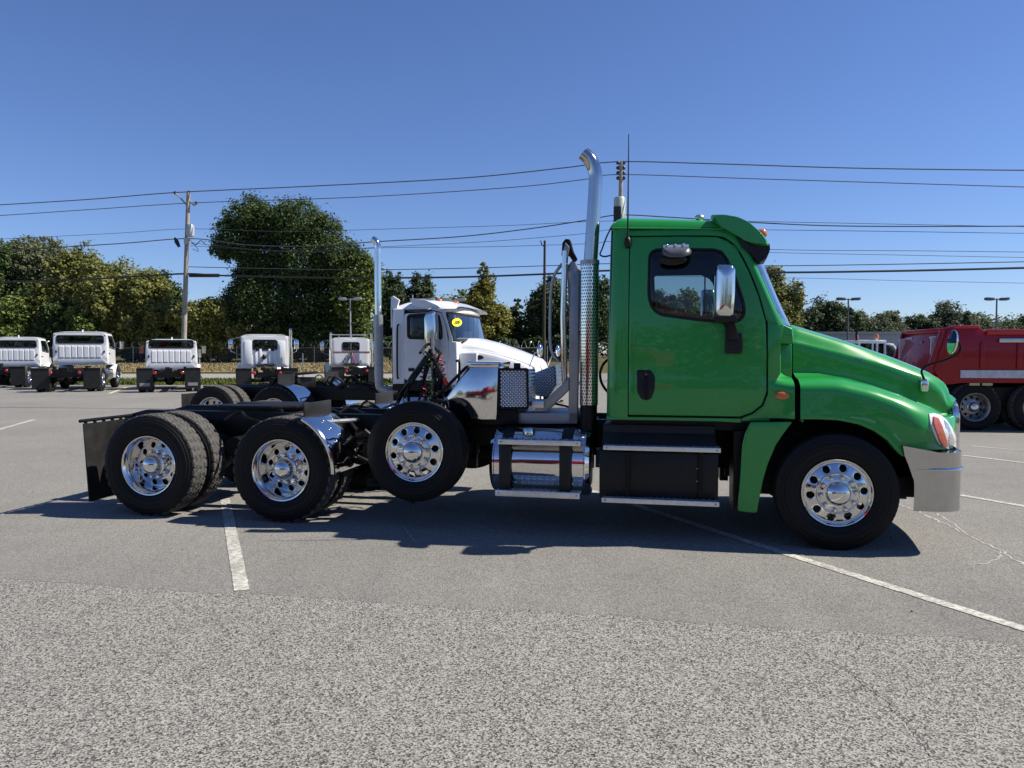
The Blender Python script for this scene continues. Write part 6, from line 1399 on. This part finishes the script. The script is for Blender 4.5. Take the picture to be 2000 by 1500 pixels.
shed('long low grey warehouse behind the green hood', 1500, 1790, 112, 4.6, 25, ROOFG)
shed('pale building glimpsed under the trees at the far right', 1940, 2100, 150, 6.2, 20, ROOFG)
# ------------------------------------------------------------------ trees
BARK = basic('grey brown bark', (0.09, 0.075, 0.06), 0.95, 0, 0.35, 3, 0.5, 12)
def leafmat(name, a, b, c):
    t = NT(name); geo = t.n('NewGeometry'); f = t.noise(0.35, 3, 0.5); g = t.noise(0.09, 2)
    m = t.math('ADD', t.math('MULTIPLY', geo.outputs['Random Per Island'], 0.55), t.math('MULTIPLY', f, 0.45))
    col = t.ramp(m, [(0.2, a), (0.5, b), (0.85, c)])
    t.set(Base_Color=col, Roughness=0.65); t.b.inputs['Specular IOR Level'].default_value = 0.25
    tl = t.n('BsdfTranslucent'); t.l(col, tl.inputs[0]); mx = t.n('MixShader'); mx.inputs[0].default_value = 0.3
    t.l(t.b.outputs[0], mx.inputs[1]); t.l(tl.outputs[0], mx.inputs[2]); t.l(mx.outputs[0], t.out.inputs[0]); return t.m
L_DARK = leafmat('dark oak leaves', (0.0286, 0.0524, 0.0174), (0.0571, 0.0952, 0.0286), (0.1190, 0.1617, 0.0524))
L_OLIVE = leafmat('olive leaves', (0.1061, 0.1220, 0.0317), (0.2037, 0.2159, 0.0586), (0.3343, 0.3294, 0.1208))
L_MID = leafmat('mid green leaves', (0.0671, 0.1082, 0.0259), (0.1342, 0.1860, 0.0473), (0.2592, 0.2851, 0.0824))
L_PALE = leafmat('pale grey green leaves', (0.0912, 0.1116, 0.0516), (0.1536, 0.1740, 0.0912), (0.2448, 0.2544, 0.1536))
L_YEL = leafmat('yellow green leaves', (0.093, 0.105, 0.020), (0.170, 0.170, 0.034), (0.300, 0.272, 0.060))
L_PINE = leafmat('pine needles', (0.0278, 0.0512, 0.0205), (0.0557, 0.0893, 0.0380), (0.1127, 0.1450, 0.0659))
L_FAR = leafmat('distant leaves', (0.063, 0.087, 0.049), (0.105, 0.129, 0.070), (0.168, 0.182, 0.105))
def leaf_cloud(name, lobes, n, size, m, seed, clump=26, spread=0.30, flat=0.5):
    r = np.random.default_rng(seed); lob = np.array(lobes, float); wgt = (lob[:, 3] * lob[:, 4] * lob[:, 5]) ** 0.66; wgt /= wgt.sum()
    n = int(n * 1.6); size *= 0.78
    nc = max(8, n // clump); li = r.choice(len(lob), nc, p=wgt); d = r.normal(size=(nc, 3)); d /= np.linalg.norm(d, axis=1)[:, None]
    rad = 0.35 + 0.68 * r.random(nc) ** 0.45; cc = lob[li, :3] + d * lob[li, 3:] * rad[:, None]
    csz = lob[li, 3:].mean(1) * spread * r.uniform(0.6, 1.3, nc)
    ci = r.integers(0, nc, n); p = cc[ci] + r.normal(size=(n, 3)) * csz[ci][:, None] * np.array([0.62, 0.62, flat])
    nrm = r.normal(size=(n, 3)); nrm[:, 2] = np.abs(nrm[:, 2]) * 1.3 + 0.1; nrm += 0.7 * d[ci]; nrm /= np.linalg.norm(nrm, axis=1)[:, None]
    t = np.cross(nrm, r.normal(size=(n, 3))); t /= np.linalg.norm(t, axis=1)[:, None] + 1e-9; b = np.cross(nrm, t)
    s = (size * r.uniform(0.55, 1.35, n))[:, None]
    v = np.empty((n, 4, 3), np.float32); v[:, 0] = p + t * s; v[:, 1] = p + b * s * 0.55 + nrm * s * 0.12; v[:, 2] = p - t * s; v[:, 3] = p - b * s * 0.55 + nrm * s * 0.12
    me = bpy.data.meshes.new(name); me.vertices.add(n * 4); me.vertices.foreach_set('co', v.ravel()); me.loops.add(n * 4); me.loops.foreach_set('vertex_index', np.arange(n * 4, dtype=np.int32))
    me.polygons.add(n); me.polygons.foreach_set('loop_start', np.arange(0, n * 4, 4, dtype=np.int32)); me.update(); me.validate(); me.materials.append(m); return me
def trunk_mesh(hgt, r0, seed, limbs=9, crown=0.3, spread=0.35):
    r = random.Random(seed); mb = MB(); top = Vector((r.uniform(-.3, .3), r.uniform(-.3, .3), hgt * 0.86))
    tr = crom([Vector((0, 0, -0.4)), Vector((r.uniform(-.2, .2), 0, hgt * 0.25)), top * 0.6 + Vector((r.uniform(-.4, .4), 0, 0)), top], 5); mb.tube(tr, [r0 * (1.25 - 1.1 * i / len(tr)) for i in range(len(tr))], 9)
    for i in range(limbs):
        f = crown + (0.95 - crown) * (i + 0.5) / limbs; k = tr[min(len(tr) - 2, int(f * len(tr)))]; a = r.uniform(0, 2*PI); L = hgt * spread * (1.1 - f * 0.7) * r.uniform(0.7, 1.2)
        e = k + Vector((math.cos(a) * L, math.sin(a) * L, L * r.uniform(0.35, 0.9))); mid = k.lerp(e, 0.5) + Vector((0, 0, -0.1 * L)); q = r0 * 0.42 * (1.1 - f * 0.8)
        mb.tube(crom([k, mid, e], 4), [q * (1 - 0.85 * j / 8) for j in range(9)], 6)
        for s in range(3):
            b = k.lerp(e, r.uniform(0.4, 0.9)); a2 = a + r.uniform(-1.2, 1.2); l2 = L * r.uniform(0.25, 0.5); mb.tube([b, b + Vector((math.cos(a2) * l2, math.sin(a2) * l2, l2 * r.uniform(0.3, 0.9)))], [q * 0.35, q * 0.08], 4)
    return mb.mesh('trunk', BARK, weld=False)
def broad_lobes(w, d, z0, z1, seed, n=15, top=0.0):
    r = random.Random(seed); out = []; H2 = (z1 - z0) / 2; cz = (z0 + z1) / 2
    for i in range(n):
        a = r.uniform(0, 2*PI); e = r.uniform(-1, 1); q = math.sqrt(1 - e * e) * r.uniform(0.35, 0.75); k = r.uniform(0.28, 0.42)
        out.append((math.cos(a) * q * w / 2, math.sin(a) * q * d / 2, cz + e * H2 * 0.68 + top * H2 * 0.1, k * w / 2, k * d / 2, k * H2 * r.uniform(0.75, 1.1)))
    out.append((0, 0, cz, w * 0.30, d * 0.30, H2 * 0.62)); return out
def cone_lobes(w, z0, z1, seed, n=9):
    r = random.Random(seed); out = []
    for i in range(n):
        f = i / (n - 1); ww = w / 2 * (1 - 0.80 * f ** 1.7) ; 
        for k in range(4 if f < 0.7 else 2):
            a = r.uniform(0, 2*PI); q = 0.45 * ww; out.append((math.cos(a) * q, math.sin(a) * q, z0 + (z1 - z0) * (0.06 + 0.9 * f), ww * 0.62, ww * 0.62, (z1 - z0) / n * 0.9))
    return out
def place_tree(label, px, d, top_py, wpx, m, seed, kind='broad', low=0.12, n=14000, size=0.30, group='trees beyond the fence', cat='tree', name='tree', base_z=None, lobes=None, limbs=9, spread=0.3):
    p = dep(px, 690, d); bz = hill(p.x, d) if base_z is None else base_z; z1 = dep(px, top_py, d).z - bz; w = wpx * d / F_PX
    o = thing(name, label, cat, (p.x, d, bz), 0, group)
    if lobes is None: lobes = cone_lobes(w, z1 * low, z1, seed) if kind == 'cone' else broad_lobes(w, w * 0.9, z1 * low, z1, seed)
    link('crown', leaf_cloud('crown', lobes, n, size, m, seed, spread=spread), o); link('trunk', trunk_mesh(z1 * 0.92, max(0.12, z1 * 0.018), seed, limbs, max(0.15, low), min(0.4, 0.42 * w / max(z1, 1))), o); return o
def px_lobes(px, d, pts, dz=0.8):
    """lobes given as (px, py, radius px) in the picture, spread in depth"""
    r = random.Random(int(px)); cx = dep(px, 690, d).x; bz = hill(cx, d); out = []
    for x, y, q in pts:
        c = dep(x, y, d); rr = q * d / F_PX * r.uniform(0.74, 0.98); out.append((c.x - cx, r.uniform(-1.6, 1.6), c.z - bz, rr, rr * 1.1, rr * 0.9))
    return out
# the big oak, lobes set from its outline
oak = [(495, 430, 46), (470, 470, 45), (432, 482, 28), (545, 440, 50), (590, 440, 52), (635, 455, 46), (660, 500, 50), (600, 510, 70), (520, 510, 60), (690, 520, 36), (470, 590, 46), (520, 590, 60), (600, 590, 70), (670, 580, 56), (712, 570, 32), (450, 640, 36), (540, 660, 50), (620, 660, 60), (690, 650, 46), (440, 600, 26), (500, 420, 30), (490, 540, 40)]
place_tree('largest dark green oak with a broad rounded crown in the middle left', 560, 88, 392, 310, L_DARK, 11, n=75000, size=0.22, lobes=px_lobes(560, 88, oak), limbs=14, spread=0.26)
place_tree('olive tree leaning against the right flank of the largest oak', 692, 86, 462, 100, L_MID, 12, n=16000, size=0.26, low=0.05)
place_tree('dark tree at the left edge of the photo', 0, 96, 452, 150, L_DARK, 13, n=16000, size=0.30)
place_tree('sparse grey green tree with open twigs, tallest at the far left', 72, 98, 432, 150, L_PALE, 14, n=12000, size=0.24, low=0.35, limbs=16, spread=0.22)
place_tree('pale olive tree with rounded crown, left of the centre of the left grove', 140, 90, 470, 130, L_OLIVE, 15, n=18000, size=0.26, low=0.10)
place_tree('broad olive brown tree in the middle of the left grove', 208, 88, 488, 150, L_OLIVE, 16, n=22000, size=0.25, low=0.03)
place_tree('yellowish olive tree sloping down toward the utility pole', 276, 88, 520, 140, L_OLIVE, 17, n=20000, size=0.25, low=0.02)
place_tree('small dark tree crown poking up left of the utility pole', 328, 97, 514, 70, L_DARK, 18, n=7000, size=0.28)
place_tree('low bright green tree right of the utility pole base', 393, 84.5, 572, 130, L_OLIVE, 19, n=18000, size=0.24, low=0.02)
place_tree('dull olive tree under the left side of the largest oak', 440, 85, 610, 90, L_OLIVE, 20, n=8000, size=0.24, low=0.02)
place_tree('dark shrubby tree in the lower left corner of the grove', 40, 88, 560, 140, L_MID, 21, n=14000, size=0.26, low=0.0)
place_tree('dark shrubby tree below the sparse grey green tree', 110, 86, 590, 100, L_DARK, 22, n=12000, size=0.26, low=0.0)
place_tree('low mid green tree behind the second white truck', 172, 86, 600, 110, L_MID, 23, n=12000, size=0.25, low=0.0)
place_tree('low olive tree behind the third white truck', 318, 85.5, 590, 90, L_OLIVE, 24, n=10000, size=0.24, low=0.0)
place_tree('dark pointed tree right of the white truck stack', 768, 100, 522, 92, L_PINE, 25, n=12000, size=0.26, low=0.05)
place_tree('dark pointed tree behind the white cab roof', 826, 102, 532, 90, L_PINE, 26, n=12000, size=0.26, low=0.05)
place_tree('mid green tree between the pointed tree and the yellow green tree', 884, 104, 550, 96, L_MID, 27, n=9000, size=0.30, low=0.05)
place_tree('yellow green pyramid shaped tree above the white hood', 945, 96, 524, 124, L_YEL, 28, 'cone', 0.04, 17000, 0.28)
place_tree('small dark pine at the foot of the yellow green tree', 1012, 100, 588, 80, L_PINE, 29, 'cone', 0.02, 7000, 0.28)
place_tree('dark pine behind the thin dark utility pole', 1070, 98, 530, 96, L_PINE, 30, n=16000, size=0.25, low=0.05)
place_tree('sparse pine seen between the exhaust stack and the cab', 1165, 96, 540, 90, L_PINE, 31, n=11000, size=0.24, low=0.2, limbs=14)
place_tree('mid green tree low behind the white hood', 985, 110, 628, 90, L_MID, 32, n=7000, size=0.3, low=0.0)
place_tree('dark tree low behind the chrome rack', 1110, 108, 600, 80, L_PINE, 33, n=8000, size=0.3, low=0.0)
place_tree('tree seen through the cab windows, left half', 1290, 100, 560, 90, L_PINE, 34, n=8000, size=0.3, low=0.0)
place_tree('tree seen through the cab windows, right half', 1350, 104, 566, 100, L_MID, 35, n=8000, size=0.3, low=0.0)
place_tree('tree hidden mostly by the cab door beside the windshield', 1425, 102, 570, 110, L_MID, 36, n=9000, size=0.3, low=0.0)
place_tree('tall yellow olive tree just ahead of the green windshield', 1522, 96, 512, 106, L_OLIVE, 37, n=20000, size=0.27, low=0.05)
base = None
far = [(1592, 577, 90, L_PINE), (1640, 597, 80, L_PINE), (1690, 607, 84, L_FAR), (1738, 606, 80, L_FAR), (1786, 612, 84, L_PINE), (1838, 590, 92, L_FAR), (1880, 608, 70, L_FAR), (1918, 610, 80, L_FAR), (1965, 608, 90, L_PINE), (2020, 612, 100, L_FAR), (1560, 600, 80, L_PINE)]
names = ['dark rounded tree right of the tall yellow olive tree', 'dark tree left of the dark lot lamp over the hood', 'pale tree right of the dark lot lamp over the hood', 'pale distant tree over the middle of the green hood', 'dark distant tree left of the tallest far tree', 'tallest pale tree of the far row above the tailgate', 'small pale tree right of the tallest far tree', 'pale tree left of the lamp over the dump truck', 'dark rounded tree right of the lamp over the dump truck', 'pale tree at the right edge of the photo', 'dark tree peeping between the tall olive tree and the hood']
for i, ((px, ty, wp, m), lb) in enumerate(zip(far, names)): place_tree(lb, px, 165 + (i * 37) % 17, ty, wp * 1.3, m, 50 + i, n=9000, size=0.40, low=0.02, group='far row of trees at right', base_z=-0.03)
# bushes under the trees along the fence
bl = ['far left', 'beside the first truck', 'left of the second truck', 'right of the second truck', 'between second and third truck', 'left of the third truck', 'behind the utility pole', 'left of the fourth truck', 'behind the fourth truck', 'right of the fourth truck', 'left of the fifth truck', 'behind the fifth truck']
for i in range(12):
    px = 10 + i * 62; place_tree('leafy bush behind the fence, ' + bl[i], px, 87 + (i % 3), 640 - (i * 53) % 30, 84, (L_DARK, L_MID, L_OLIVE)[i % 3], 80 + i, n=5000, size=0.24, low=0.0, group='bushes behind the fence', cat='bush', name='bush', limbs=4)
for i in range(7):
    px = 760 + i * 56; place_tree('dark bush at the foot of the trees, ' + ['by the white stack', 'behind the white cab', 'behind the windshield', 'behind the white hood', 'under the small lamps', 'by the thin dark pole', 'behind the chrome rack'][i], px, 94 + (i % 2) * 2, 655, 80, (L_PINE, L_DARK)[i % 2], 100 + i, n=4000, size=0.26, low=0.0, group='bushes behind the fence', cat='bush', name='bush', limbs=4)
for i in range(6):
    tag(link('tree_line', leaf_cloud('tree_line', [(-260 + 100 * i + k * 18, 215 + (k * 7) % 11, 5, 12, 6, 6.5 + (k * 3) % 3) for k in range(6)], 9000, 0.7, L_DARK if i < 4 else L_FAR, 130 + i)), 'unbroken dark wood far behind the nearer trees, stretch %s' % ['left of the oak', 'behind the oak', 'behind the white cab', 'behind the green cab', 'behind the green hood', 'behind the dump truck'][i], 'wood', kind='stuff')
# what stands behind the camera, seen only mirrored in chrome and paint
tag(link('tree_line', leaf_cloud('tree_line', [(-90 + k * 14, -75 - (k * 7) % 12, 4.5, 8.5, 6, 5.5 + (k * 5) % 4) for k in range(14)], 16000, 0.7, L_MID, 200)), 'wood across the lot behind the viewer, seen only mirrored in the chrome', 'wood', kind='stuff')
